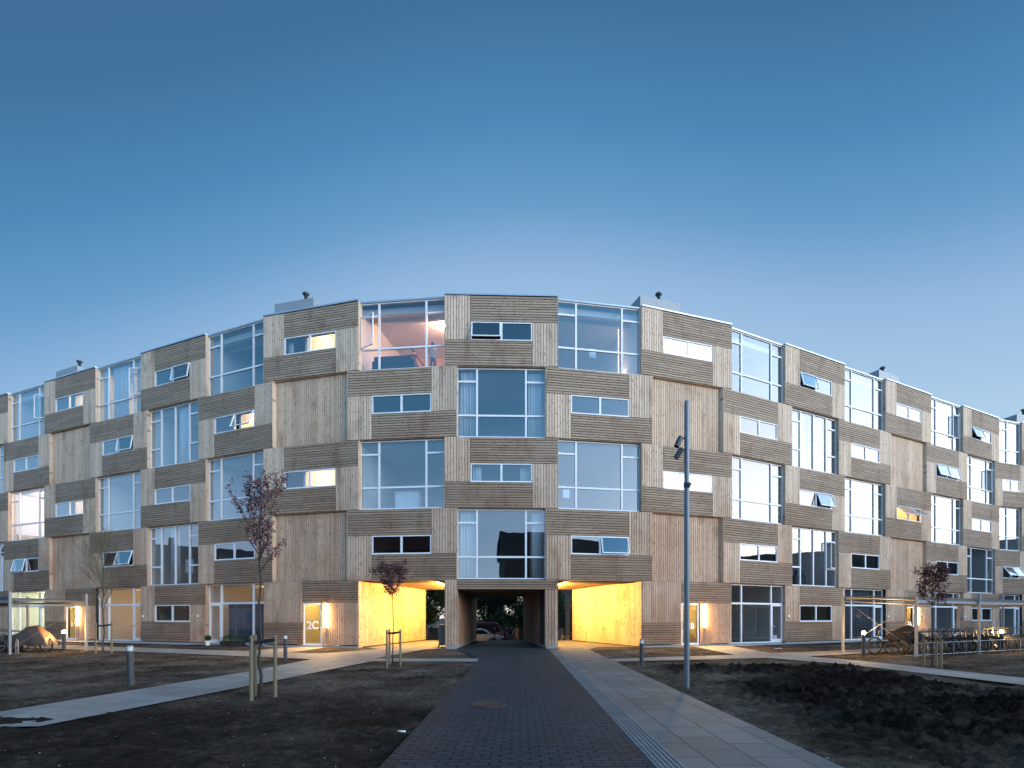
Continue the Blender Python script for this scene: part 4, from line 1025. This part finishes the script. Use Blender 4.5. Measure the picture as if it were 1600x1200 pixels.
# covered cargo bikes
def covered(x, y, ang, L_, H_, W_, mat, label, panel_=None, zb=.30):
    o = empty('covered_cargo_bike', (x, y, 0), ang, label, 'cargo bike')
    mb = MB(); nu, nv = 26, 14; g = []
    for i in range(nu + 1):
        u = i / nu; hump = (max(0, math.sin(math.pi * u)) ** .32) * (.66 + .34 * math.exp(-((u - .62) / .27) ** 2)); row = []
        for j in range(nv + 1):
            a = math.pi * j / nv; fold = 1 + .05 * math.sin(u * 17 + a * 5) + .03 * math.sin(a * 13 + u * 6)
            row.append((L_ * (u - .5) * (1 + .05 * math.cos(2 * a)), -W_ / 2 * math.cos(a) * (.55 + .45 * hump) * fold, zb + .05 * math.sin(u * 23) * (1 if j in (0, nv) else 0) + (H_ - zb) * hump * math.sin(a) ** .6 * (1 + .03 * math.sin(u * 19 + j))))
        g.append(row)
    for i in range(nu):
        for j in range(nv): mb.quad(g[i][j], g[i + 1][j], g[i + 1][j + 1], g[i][j + 1])
    ob = mb.build('cover', mat, o, smooth=True)
    bm = bmesh.new(); bm.from_mesh(ob.data); bmesh.ops.remove_doubles(bm, verts=bm.verts, dist=1e-4); bmesh.ops.recalc_face_normals(bm, faces=bm.faces); bm.to_mesh(ob.data); bm.free()
    for cx, rr in ((-L_ * .33, .26), (L_ * .36, .33)):
        t, rim = wheel_mb(rr, cx, rr); w = t.build('wheel', M['rubber'], o); rim.build('rim', M['chrome'], w)
    if panel_: MB().box(-.02, .02, -.30, .30, .25, .80).build('front_panel', panel_, o, (L_ * .5 + .03, 0, 0))
    return o
M['tarp'] = plain('brown_tarp', (.095, .055, .036), .6, 0, .25, 6, .4)
M['tarp_k'] = plain('black_tarp', (.010, .009, .009), .85, 0, .2, 6, .4)
covered(-21.5, 22.9, R(-8), 2.15, 1.20, .85, M['tarp'], 'cargo bike under a brown tarpaulin in the left shelter')
covered(16.55, 21.6, R(-18), 1.35, 1.22, .7, M['tarp_k'], 'cargo bike under a black cover with a white front panel in the right shelter', M['letter'], .58)
# hoop stand at the left
q = px(26.5, 1021); o = empty('bike_stand', (q[0], q[1], 0), R(-30), 'small galvanised hoop bike stand beside the left shelter post', 'bike stand')
MB().tube([(-.13, 0, -.05), (-.13, 0, .45), (-.09, 0, .55), (0, 0, .60), (.09, 0, .55), (.13, 0, .45), (.13, 0, -.05)], .02, 8).tube([(-.13, 0, .2), (.13, 0, .42)], .012, 6).build('hoop', M['galv'], o)

# ------------------------------------------------------------------ wheelie bin, planters
b = empty('wheelie_bin', (-3.44, 26.0, .02), R(8), 'tall grey wheeled rubbish bin at the pier inside the left lit passage', 'wheelie bin')
M['binm'] = plain('bin_plastic', (.11, .11, .105), .5, 0, .12, 8)
mb = MB(); A = [(-.26, -.28, .12), (.26, -.28, .12), (.26, .28, .12), (-.26, .28, .12)]; B = [(-.34, -.37, 1.05), (.34, -.37, 1.05), (.34, .37, 1.05), (-.34, .37, 1.05)]
for i in range(4): mb.quad(A[i], A[(i + 1) % 4], B[(i + 1) % 4], B[i])
mb.quad(*A[::-1]); mb.quad(*B); mb.box(-.36, .36, -.40, .39, 1.0, 1.05)
mb.build('body', M['binm'], b)
MB().box(-.37, .37, -.42, .40, 1.06, 1.10).box(-.30, .30, -.34, .32, 1.10, 1.15).build('lid', M['binm'], b)
MB().tube([(-.25, .40, 1.0), (-.25, .48, 1.02), (.25, .48, 1.02), (.25, .40, 1.0)], .018, 6).build('handle', M['binm'], b)
for s in (-1, 1):
    for y_ in (-.22, .24): MB().tube([(s * .24, y_, .08), (s * .30, y_, .08)], .08, 14).build('wheel', M['rubber'], b)
MB().box(-.23, .10, -.338, -.328, .66, .90).build('label_plate', M['binm'], b)

def shrub(name, x, y, r, h, seed, mat, label, cat, pot=None):
    o = empty(name, (x, y, 0), 0, label, cat); rnd = random.Random(seed); mb = MB()
    for _ in range(900):
        v = Vector((rnd.gauss(0, 1), rnd.gauss(0, 1), rnd.gauss(0, 1))).normalized() * rnd.uniform(.3, 1) ** .4
        add_leaf(mb, Vector((v.x * r, v.y * min(r, .3), (pot or .0) + h * .5 + v.z * h * .5)), .035, rnd)
    mb.build('foliage', mat, o)
    if pot: MB().lathe([(.10, .0), (.14, pot), (.12, pot), (.11, pot - .05)], 18).build('pot', M['letter'], o)
    else: MB().box(-r * .8, r * .8, -.15, .15, 0, h * .45).build('trough', M['black'], o)
    return o
c = at(-3, .35, -.35); shrub('planted_trough', c.x, c.y, .75, .62, 3, M['hedge'], 'dark trough of bushy plants under the ground floor window behind the blossom tree', 'planter')
c = at(-3, -1.55, -.35); shrub('potted_plant', c.x, c.y, .16, .3, 4, M['hedge'], 'small plant in a white pot by the glass door left of the blossom tree', 'plant', .26)

# house numbers: little white plates on the timber beside the doors
for k, x in ((-4, -2.55), (-4, 2.2), (3, 2.45), (5, 2.45), (7, 2.4)):
    c = at(k, x, -.03, 1.62) if k % 2 == 0 else at(k, x, -.03, 1.62)
    tag(MB().box(-.07, .07, -.012, .02, -.05, .05).build('number_plate', M['letter'], None, (c.x, c.y, 1.62), R(ANG[k] if k % 2 == 0 else ANG[k + 1])), {-4: 'small white house number plate on the timber by the ground floor windows at the left', 3: 'small white house number plate right of the shopfront behind the steel pole', 5: 'small white house number plate right of the curtained shopfront behind the shelter post', 7: 'small white house number plate far right behind the bicycles'}[k], 'number plate', 'house number plates')

# ------------------------------------------------------------------ curtains in the windows
def curtain(k, r, x0, x1, label, mat='curtain', y=.42, z0=None, z1=None):
    z0 = ZL[r - 1] + .14 if z0 is None else z0; z1 = ZL[r] - .16 if z1 is None else z1
    mb = MB(); n = max(10, int((x1 - x0) / .022)); ph = random.uniform(0, 6)
    pts = []
    for i in range(n + 1):
        x = x0 + (x1 - x0) * i / n; pts.append((x, .045 * math.sin(i * .95 + ph) + .02 * math.sin(i * .37 + ph * 2)))
    for i in range(n):
        a, b = pts[i], pts[i + 1]; mb.quad((a[0], a[1], 0), (b[0], b[1], 0), (b[0], b[1], z1 - z0), (a[0], a[1], z1 - z0))
    c = at(k, 0, y, z0); o = mb.build('curtain', M[mat], None, (c.x, c.y, z0), R(ANG[k]), True)
    sd = o.modifiers.new('thick', 'SOLIDIFY'); sd.thickness = .006
    return tag(o, label, 'curtain', 'curtains behind the windows')
FL = {5: 'top', 4: 'fourth', 3: 'third', 2: 'second', 1: 'ground'}
def side_word(k): return 'above the tunnel' if k == 0 else ('%s bay %s of the tunnel' % (['', 'first', 'second', 'third', 'fourth', 'fifth', 'sixth', 'seventh', 'eighth', 'ninth'][abs(k)], 'left' if k < 0 else 'right'))
for k, r, x0, x1, m_ in ((0, 4, -2.0, -1.25, 'curtain'), (0, 4, 1.35, 2.05, 'curtain'), (0, 2, -2.05, -1.3, 'curtain'), (0, 2, 1.5, 2.0, 'curtain'), (0, 3, -1.42, -1.0, 'curtain'), (0, 3, .95, 1.42, 'curtain'),
                         (-5, 5, -1.0, .5, 'curtain'), (-5, 5, 1.2, 1.95, 'curtain'), (-5, 5, -2.0, -1.35, 'curtain'), (4, 4, -1.9, -.6, 'curtain'), (4, 4, .2, 1.0, 'curtain'), (5, 1, -1.9, 1.0, 'curtain_g'), (-3, 1, -.9, 1.9, 'curtain_g'), (-4, 4, .1, 1.0, 'curtain'), (-4, 2, -.6, .05, 'curtain'), (5, 3, -1.9, -1.2, 'curtain'), (-2, 5, -1.5, -1.2, 'curtain'), (2, 5, -1.5, -.75, 'curtain')):
    small = (r % 2 == 1) == (k % 2 == 0)
    zz0 = zz1 = None
    if small: H_ = ZL[r] - ZL[r - 1]; zz0 = ZL[r - 1] + .3 * H_; zz1 = ZL[r - 1] + .66 * H_
    if k == -3 and r == 1: zz1 = 2.3
    curtain(k, r, x0, x1, '%s curtain, %s side of the %s floor window, %s' % ('white' if m_ == 'curtain' else 'grey', 'left' if x0 + x1 < 0 else 'right', FL[r], side_word(k)), m_, .42 if not small else .36, zz0, zz1)
# furniture seen through the glass
def inside_thing(name, mb, mat, k, x, y, z, label, cat):
    c = at(k, x, y, z); return tag(mb.build(name, mat, None, (c.x, c.y, z), R(ANG[k])), label, cat)
inside_thing('sofa', MB().box(-1.0, 1.0, -.4, .4, 0, .42).box(-1.0, 1.0, -.45, -.2, .42, .80).box(-1.12, -1.0, -.4, .4, 0, .6).box(1.0, 1.12, -.4, .4, 0, .6), M['sofa'], -1, -.62, 1.0, ZL[4] + .10, 'dark sofa seen from behind through the lit top floor window', 'sofa')
inside_thing('cabinet', MB().box(-.62, .62, -.25, .25, 0, .86).box(-.64, .64, -.27, .27, .86, .89).box(-.6, -.01, -.27, -.25, .05, .83).box(.01, .6, -.27, -.25, .05, .83), M['letter'], -1, .12, .78, ZL[2] + .10, 'white cabinet standing behind the large third floor window left of the tunnel axis', 'cabinet')
inside_thing('cabinet', MB().box(-.9, .9, -.25, .25, 0, .86).box(-.92, .92, -.27, .27, .86, .9).box(-.88, -.31, -.27, -.25, .05, .83).box(-.29, .29, -.27, -.25, .05, .83).box(.31, .88, -.27, -.25, .05, .83), M['plaster_d'], 0, .3, 2.6, ZL[3] + .10, 'low grey kitchen cabinet deep in the curtained fourth floor window above the tunnel', 'cabinet')
inside_thing('armchair', MB().box(-.4, .4, -.4, .4, .1, .45).box(-.4, .4, -.4, -.25, .45, .95).box(-.5, -.4, -.4, .4, .1, .62).box(.4, .5, -.4, .4, .1, .62), M['sofa'], 4, -.3, 1.2, ZL[1] + .10, 'dark armchair behind the dark second floor window with the opened casement', 'armchair')
inside_thing('framed_picture', MB().box(-.33, .33, -.02, .02, 0, .78).box(-.25, .25, -.028, -.02, .08, .70), M['letter'], -4, .75, .55, ZL[1] + .75, 'white framed picture standing in the second floor window of the left wing', 'picture')
inside_thing('paper_sheet', MB().box(-.17, .17, -.004, .004, 0, .46), M['letter'], 1, -.2, .6, ZL[4] + .95, 'white sheet of paper standing in the top floor window right of centre', 'paper')
inside_thing('paper_sheet', MB().box(-.17, .17, -.004, .004, 0, .44), M['letter'], 1, -1.68, .32, ZL[2] + .62, 'white sheet of paper stuck in the third floor window right of the tunnel axis', 'paper')

# ------------------------------------------------------------------ people
SKIN = plain('skin', (.42, .26, .19), .6)
def person(x, y, z, head_deg, h, cols, label, arms=(12, -12), legs=(6, -6), bend=0.0, extra=None, hairc=(.05, .03, .02), skirt=False):
    """one continuous body grown from a skeleton; local -y is forward"""
    s = h / 1.75; vs = []; es = []; rad = []
    def v(p, r, par=None):
        vs.append(Vector(p) * s); rad.append(r * s)
        if par is not None: es.append((par, len(vs) - 1))
        return len(vs) - 1
    pel = v((0, 0, .95), .145); wst = v((0, -.02 * bend, 1.10), .125, pel); che = v((0, -.10 * bend, 1.30), .15, wst); nk0 = v((0, -.14 * bend, 1.45), .085, che)
    nk = v((0, -.17 * bend, 1.52), .052, nk0); hd = v((0, -.19 * bend - .01, 1.62), .092, nk); v((0, -.19 * bend, 1.715), .075, hd)
    for sd, la in ((-1, legs[0]), (1, legs[1])):
        hp = v((sd * .09, 0, .88), .10, pel); kn = v((sd * .11, -math.sin(R(la)) * .42, .49), .062, hp); an = v((sd * .11, -math.sin(R(la)) * .42 + max(0, -math.sin(R(la))) * .35 + .02, .09), .042, kn); v((sd * .12, -math.sin(R(la)) * .42 - .13, .03), .036, an)
    for sd, aa in ((-1, arms[0]), (1, arms[1])):
        shd = v((sd * .19, -.12 * bend, 1.41), .062, che); e = v((sd * .25, -.12 * bend - math.sin(R(aa)) * .28, 1.41 - math.cos(R(aa)) * .28), .044, shd); wr = v((sd * .24, -.12 * bend - math.sin(R(aa)) * .28 - math.sin(R(aa + 25)) * .25, 1.41 - math.cos(R(aa)) * .28 - math.cos(R(aa + 25)) * .25), .032, e)
        pm = v((sd * .235, vs[wr].y / s - math.sin(R(aa + 25)) * .10, vs[wr].z / s - math.cos(R(aa + 25)) * .10), .036, wr)
    me = bpy.data.meshes.new('person'); me.from_pydata([tuple(p) for p in vs], es, []); ob = bpy.data.objects.new('person', me); COL.objects.link(ob)
    sk = ob.modifiers.new('s', 'SKIN'); sub = ob.modifiers.new('u', 'SUBSURF'); sub.levels = 2; sub.render_levels = 2
    for i, sv in enumerate(me.skin_vertices[0].data): sv.radius = (rad[i], rad[i] * (.72 if i in (0, 1, 2) else 1)); sv.use_root = (i == 0)
    dg = bpy.context.evaluated_depsgraph_get(); dg.update(); nm = bpy.data.meshes.new_from_object(ob.evaluated_get(dg)); nm.name = 'person'
    ob.modifiers.clear(); ob.data = nm
    top, bot = cols; mats = [SKIN, top, bot, M['black']]
    nm.materials.clear()
    for m_ in mats: nm.materials.append(m_)
    for p_ in nm.polygons:
        c_ = p_.center / s; zc = c_.z; ax = abs(c_.x); p_.use_smooth = True
        if zc < .09: p_.material_index = 3
        elif zc > 1.47: p_.material_index = 0
        elif ax > .19 and zc < .92 and abs(c_.x) > .2: p_.material_index = 0
        elif zc > .96 or ax > .2: p_.material_index = 1
        else: p_.material_index = 2 if not (skirt and zc < .48) else 0
    ob.location = (x, y, z); ob.rotation_euler = (0, 0, head_deg)
    hm = MB(); hc = vs[hd]
    hm.lathe([(.098 * s, -.02 * s), (.104 * s, .04 * s), (.092 * s, .09 * s), (.05 * s, .125 * s), (.005, .132 * s)], 14, 0, (0, hc.y + .022 * s, hc.z)).build('hair', plain('hair', hairc, .7), ob, smooth=True)
    fm = MB()
    fm.lathe([(.012 * s, -.03 * s), (.016 * s, -.01 * s), (.008 * s, .02 * s)], 8, 0, (0, hc.y - .098 * s, hc.z)); fm.build('nose', SKIN, ob)
    em = MB()
    for sd in (-1, 1): em.lathe([(.004, -.008 * s), (.010 * s, 0), (.004, .008 * s)], 8, 0, (sd * .034 * s, hc.y - .086 * s, hc.z + .022 * s))
    em.build('eyes', M['black'], ob)
    return tag(ob, label, 'person')
cl = {n: plain('cloth_' + n, c_, .9) for n, c_ in dict(black=(.018, .018, .022), navy=(.03, .04, .07), tan=(.42, .28, .16), white=(.7, .68, .66), red=(.28, .06, .06), grey=(.15, .15, .16), jeans=(.06, .08, .14)).items()}
c = at(-1, .1, 1.75); person(c.x, c.y, ZL[4] + .10, R(150), 1.74, (cl['red'], cl['jeans']), 'person in a dark red top behind the sofa in the lit top floor window', (40, 30))
c = at(-1, 1.25, 1.35); person(c.x, c.y, ZL[4] + .10, R(200), 1.80, (cl['white'], cl['grey']), 'person in a white top standing at the right of the lit top floor window', (30, 55))
SZ = -.90
person(-1.52, 44.5, SZ, R(-80), 1.72, (cl['black'], cl['black']), 'person in black standing beside a bicycle beyond the tunnel', (35, 35), (14, -10))
person(-.55, 44.8, SZ, R(60), 1.80, (cl['navy'], cl['black']), 'person in a dark coat beyond the tunnel, facing the one in tan', (10, 25))
person(-.08, 45.6, SZ, R(20), 1.70, (cl['black'], cl['jeans']), 'person in a black jacket standing at the back of the group beyond the tunnel', (8, 12))
person(.38, 44.2, SZ, R(-20), 1.76, (cl['tan'], cl['tan']), 'person in tan clothes at the right of the group beyond the tunnel', (30, 60), skirt=True)
bike(0, False, -1.15, 44.1, R(15), 'black bicycle held by the person in black beyond the tunnel', 'bicycles beyond the building', SZ)
for i, (x, y, ci, a) in enumerate(((-6.6, 37.6, 0, 40), (-6.1, 37.4, 1, 70), (-5.8, 38.2, 2, 20), (3.9, 36.6, 5, 25), (4.4, 36.4, 0, 60), (4.9, 37.0, 1, 10))):
    bike(ci, False, x, y, R(a), '%s bicycle parked behind the building, seen through the %s' % (pn[ci], 'left lit passage' if x < 0 else 'right lit passage'), 'bicycles beyond the building', -.05 - .86 * min(1, max(0, (y - 34.6) / 3.4)))

# ------------------------------------------------------------------ beyond the tunnel: cars, trees, houses
def car(x, y, z, ang, paint, label, h=1.46, L_=4.2, van=False):
    o = empty('parked_car', (x, y, z), ang, label, 'car'); W_ = 1.72
    if van: prof = [(-2.1, .35), (-2.12, .9), (-2.05, 1.75), (-1.8, 1.95), (1.0, 1.95), (1.25, 1.8), (1.75, 1.1), (2.15, .95), (2.2, .35)]
    else: prof = [(-2.08, .32), (-2.12, .75), (-1.98, .98), (-1.75, 1.30), (-1.2, 1.43), (.1, 1.46), (.55, 1.36), (1.15, .98), (1.75, .86), (2.05, .70), (2.12, .32)]
    mb = MB(); n = len(prof); k0 = len(mb.v); secs = [(-1, .80), (-.93, 1.0), (.93, 1.0), (1, .80)]
    for sy, zz in secs:
        for px_, pz in prof:
            tum = max(0, (pz - .9)) * .22; yy_ = sy * (W_ / 2 - (tum if abs(sy) > .5 else 0)); mb.v.append((px_ * (.985 if abs(sy) == 1 else 1), yy_, pz if abs(sy) < 1 else .36 + (pz - .36) * .97))
    for i in range(3):
        for j in range(n):
            j2 = (j + 1) % n; mb.f.append((k0 + i * n + j, k0 + i * n + j2, k0 + (i + 1) * n + j2, k0 + (i + 1) * n + j)[::-1]); mb.m.append(0)
    mb.f.append(tuple(k0 + j for j in range(n))); mb.m.append(0); mb.f.append(tuple(k0 + 3 * n + j for j in reversed(range(n)))); mb.m.append(0)
    mb.build('body', paint, o)
    gm_ = plain('car_glass', (.02, .025, .03), .08)
    for s in (-1, 1):
        yb, yt = s * (W_ / 2 - .035), s * (W_ / 2 - .135)
        g = MB(); tz = 1.75 if van else 1.36
        g.poly([(-1.55, yb + s * .03, 1.0), (.95 if not van else 1.5, yb + s * .03, 1.0), (.35 if not van else 1.1, yt + s * .035, tz), (-1.2, yt + s * .035, tz)][::s]); g.build('side_window', gm_, o)
        MB().box(.75, .9, *sorted((s * W_ / 2, s * (W_ / 2 + .16))), .95, 1.07).build('mirror', paint, o)
        MB().box(1.88, 2.11, *sorted((s * .5, s * .78)), .62, .74).build('headlight', M['letter'], o)
    g = MB(); g.quad((.60, -.66, 1.37), (1.13, -.74, 1.01), (1.13, .74, 1.01), (.60, .66, 1.37)) if not van else g.quad((1.27, -.66, 1.81), (1.74, -.74, 1.14), (1.74, .74, 1.14), (1.27, .66, 1.81)); g.build('windscreen', gm_, o, (.012, 0, .012))
    for cx in (-1.3, 1.32):
        for s in (-1, 1):
            a, b = sorted((s * (W_ / 2 - .2), s * (W_ / 2 + .01))); w = MB().tube([(cx, a, .31), (cx, b, .31)], .31, 20).build('wheel', M['rubber'], o)
            a, b = sorted((s * (W_ / 2 + .012), s * (W_ / 2 + .02))); MB().tube([(cx, a, .31), (cx, b, .31)], .20, 16).build('rim', M['chrome'], w)
    return o
car(-2.85, 45.2, SZ, 0, plain('white_paint', (.62, .62, .62), .25, 0, .03), 'white hatchback parked in the street beyond the tunnel')
car(-2.6, 51.5, SZ, 0, plain('red_paint', (.22, .025, .025), .3, 0, .05), 'dark red van parked behind the white car beyond the tunnel', van=True)
def garden_wall():
    o = MB().box(-9, 2.6, 55.0, 55.25, SZ - .1, SZ + 1.25).box(-9.03, 2.63, 54.97, 55.28, SZ + 1.25, SZ + 1.33).build('garden_wall', M['brick'], None); return tag(o, 'low brown brick wall behind the cars beyond the tunnel', 'wall')
def brick(name, c1, c2):
    m = Mat(name); v = m.coord('Object'); 
    mp = m.n('ShaderNodeCombineXYZ'); sp = m.n('ShaderNodeSeparateXYZ'); m.lk(v, sp.inputs[0]); m.lk(m.math('ADD', sp.outputs[0], sp.outputs[1]), mp.inputs[0]); m.lk(sp.outputs[2], mp.inputs[1])
    b_ = m.n('ShaderNodeTexBrick'); m.lk(mp.outputs[0], b_.inputs['Vector']); b_.inputs['Scale'].default_value = 1; b_.inputs['Brick Width'].default_value = .24; b_.inputs['Row Height'].default_value = .075; b_.inputs['Mortar Size'].default_value = .008
    b_.inputs['Color1'].default_value = (*c1, 1); b_.inputs['Color2'].default_value = (*c2, 1); b_.inputs['Mortar'].default_value = (.18, .16, .14, 1)
    m.lk(b_.outputs[0], m.b.inputs['Base Color']); m.b.inputs['Roughness'].default_value = .85; return m.m
M['brick'] = brick('brown_brick', (.10, .055, .038), (.14, .075, .05))
M['brick_d'] = brick('dark_brick', (.075, .042, .03), (.10, .055, .04))
M['render'] = plain('pale_render', (.42, .31, .24), .85)
M['tile'] = plain('red_tile', (.14, .045, .03), .8, 0, .2, 8)
M['tile_d'] = plain('dark_tile', (.05, .04, .038), .8, 0, .2, 8)
M['winglass'] = plain('dark_window_glass', (.03, .035, .04), .1)
garden_wall()
def house(x, y, z, ang, L_, D_, eave, ridge, wall, roofm, label, nwin, floors, name='house', sides=(-1, 1)):
    o = empty(name, (x, y, z), ang, label, 'house' if name == 'house' else 'building')
    mb = MB(); h = L_ / 2; d = D_ / 2; mb.box(-h, h, -d, d, -.5, eave)
    for s in (-1, 1): mb.poly([(s * h, -d, eave), (s * h, d, eave), (s * h, 0, ridge)][::s])
    mb.build('wall', wall, o)
    r_ = MB(); ov = .35; t = .14; sl = (ridge - eave) / d
    for s in (-1, 1):
        P = [(-h - ov, s * (d + ov), eave - ov * sl), (h + ov, s * (d + ov), eave - ov * sl), (h + ov, 0, ridge), (-h - ov, 0, ridge)]
        Q = [(a, b, c_ + t) for a, b, c_ in P]
        r_.poly(P[::-s] if s < 0 else P); r_.poly(Q[::s] if s < 0 else Q[::-1])
        for i in range(4): r_.quad(P[i], P[(i + 1) % 4], Q[(i + 1) % 4], Q[i])
    ro = r_.build('roof', roofm, o)
    MB().box(-h * .5 - .35, -h * .5 + .35, -.35, .35, ridge - .6, ridge + 1.2).build('chimney', wall, ro); MB().box(h * .5 - .35, h * .5 + .35, -.35, .35, ridge - .6, ridge + 1.2).build('chimney', wall, ro)
    fh = eave / floors
    for s in sides:
        for f in range(floors):
            for i in range(nwin):
                cx = -h + L_ * (i + .5) / nwin; z_ = f * fh + fh * .35
                w = MB().box(cx - .65, cx + .65, s * (d + .02) - .05, s * (d + .02) + .05, z_, z_ + 1.5).build('window', M['bolpost'], o)
                MB().box(cx - .57, cx - .04, s * (d + .075) - .01, s * (d + .075) + .01, z_ + .08, z_ + 1.42).box(cx + .04, cx + .57, s * (d + .075) - .01, s * (d + .075) + .01, z_ + .08, z_ + 1.42).build('pane', M['winglass'], w)
    return o
house(9.2, 62, SZ, R(-4), 9.0, 8, 3.6, 7.6, M['render'], M['tile'], 'pale rendered house with a steep red tiled roof behind the right lit passage', 3, 1, sides=(-1,))
o = MB().box(5.05, 5.45, 48, 48.4, SZ - .2, SZ + 7.5).box(4.95, 5.55, 47.95, 48.45, SZ + 3.6, SZ + 3.75).build('chimney_stack', M['plaster_d'], None); tag(o, 'grey plastered pillar beyond the right lit passage', 'pillar')
def bigtree(x, y, z, h, r, seed, label, n=5200, trunk=.22, base=.35):
    o = empty('leafy_tree', (x, y, z), 0, label, 'tree', 'leafy trees behind the building'); rnd = random.Random(seed); t = MB(); c_ = MB()
    t.tube([(0, 0, -.2), (.05, .02, h * .3), (-.05, .05, h * .6), (0, 0, h * .85)], [trunk, trunk * .8, trunk * .45, .03], 9)
    cl_ = []
    for i in range(26):
        a = rnd.uniform(0, 6.28); f = rnd.random(); rr = r * (math.sin(math.pi * (.12 + .8 * f))) * rnd.uniform(.45, 1.0)
        p = Vector((math.cos(a) * rr, math.sin(a) * rr, h * (base + (.96 - base) * f))); cl_.append((p, rnd.uniform(.16, .34) * r))
        t.tube([(0, 0, p.z * .75), tuple(p * .6 + Vector((0, 0, p.z * .35))), tuple(p)], [trunk * .28, trunk * .16, .012], 5)
    for _ in range(n * 2):
        p, s = rnd.choice(cl_); v = Vector((rnd.gauss(0, 1), rnd.gauss(0, 1), rnd.gauss(0, 1))).normalized() * s * rnd.uniform(.3, 1.15)
        add_leaf(c_, p + v, .15 * rnd.uniform(.6, 1.3), rnd)
    t.build('trunk', M['bark_d'], o, smooth=True); c_.build('crown', M['green'], o); return o
bigtree(-1.6, 58, SZ, 8.5, 3.6, 1, 'dark leafy tree framed by the tunnel, left of its middle', base=.22, n=8000)
bigtree(2.3, 54, SZ, 8.0, 3.2, 2, 'dark leafy tree framed by the tunnel, towards its right side', base=.24, n=7000)
bigtree(-4.6, 62, SZ, 9.5, 4.2, 8, 'broad leafy tree at the back behind the white car', base=.12)
bigtree(0.4, 66, SZ, 10, 4.6, 9, 'tall leafy tree furthest back in the middle of the tunnel view', base=.1)
bigtree(-8.2, 47, SZ, 8.5, 3.6, 3, 'dark leafy tree with a thick trunk behind the left lit passage', trunk=.4, base=.25)
bigtree(-11.5, 56, SZ, 9, 4, 4, 'tall leafy tree further back behind the left lit passage', base=.15)
bigtree(6.2, 52, SZ, 3.2, 1.3, 6, 'low rounded bush tree in front of the house behind the right passage', n=2200, trunk=.08, base=.2)

# houses across the green, behind and beside the viewpoint (they show in the window glass)
house(21, -34, 0, R(-2), 38, 11, 11.5, 15.5, M['brick_d'], M['tile_d'], 'dark brick block with a gabled roof mirrored in the window above the tunnel', 9, 4, 'brick_block', (1,))
house(-30, -36, 0, R(4), 36, 11, 13.0, 17.5, M['brick'], M['tile'], 'brown brick block with a red roof mirrored in the windows left of the tunnel', 9, 3, 'brick_block', (1,))
house(68, 20, 0, R(84), 120, 11, 7.4, 11.0, M['brick_d'], M['tile_d'], 'long low dark block mirrored in the second floor windows of the right wing', 13, 2, 'brick_block', (1,))
house(-66, 4, 0, R(-80), 64, 12, 8.6, 11.5, M['brick'], M['tile_d'], 'long brown block mirrored in the second floor windows of the left wing', 14, 3, 'brick_block', (1, -1))
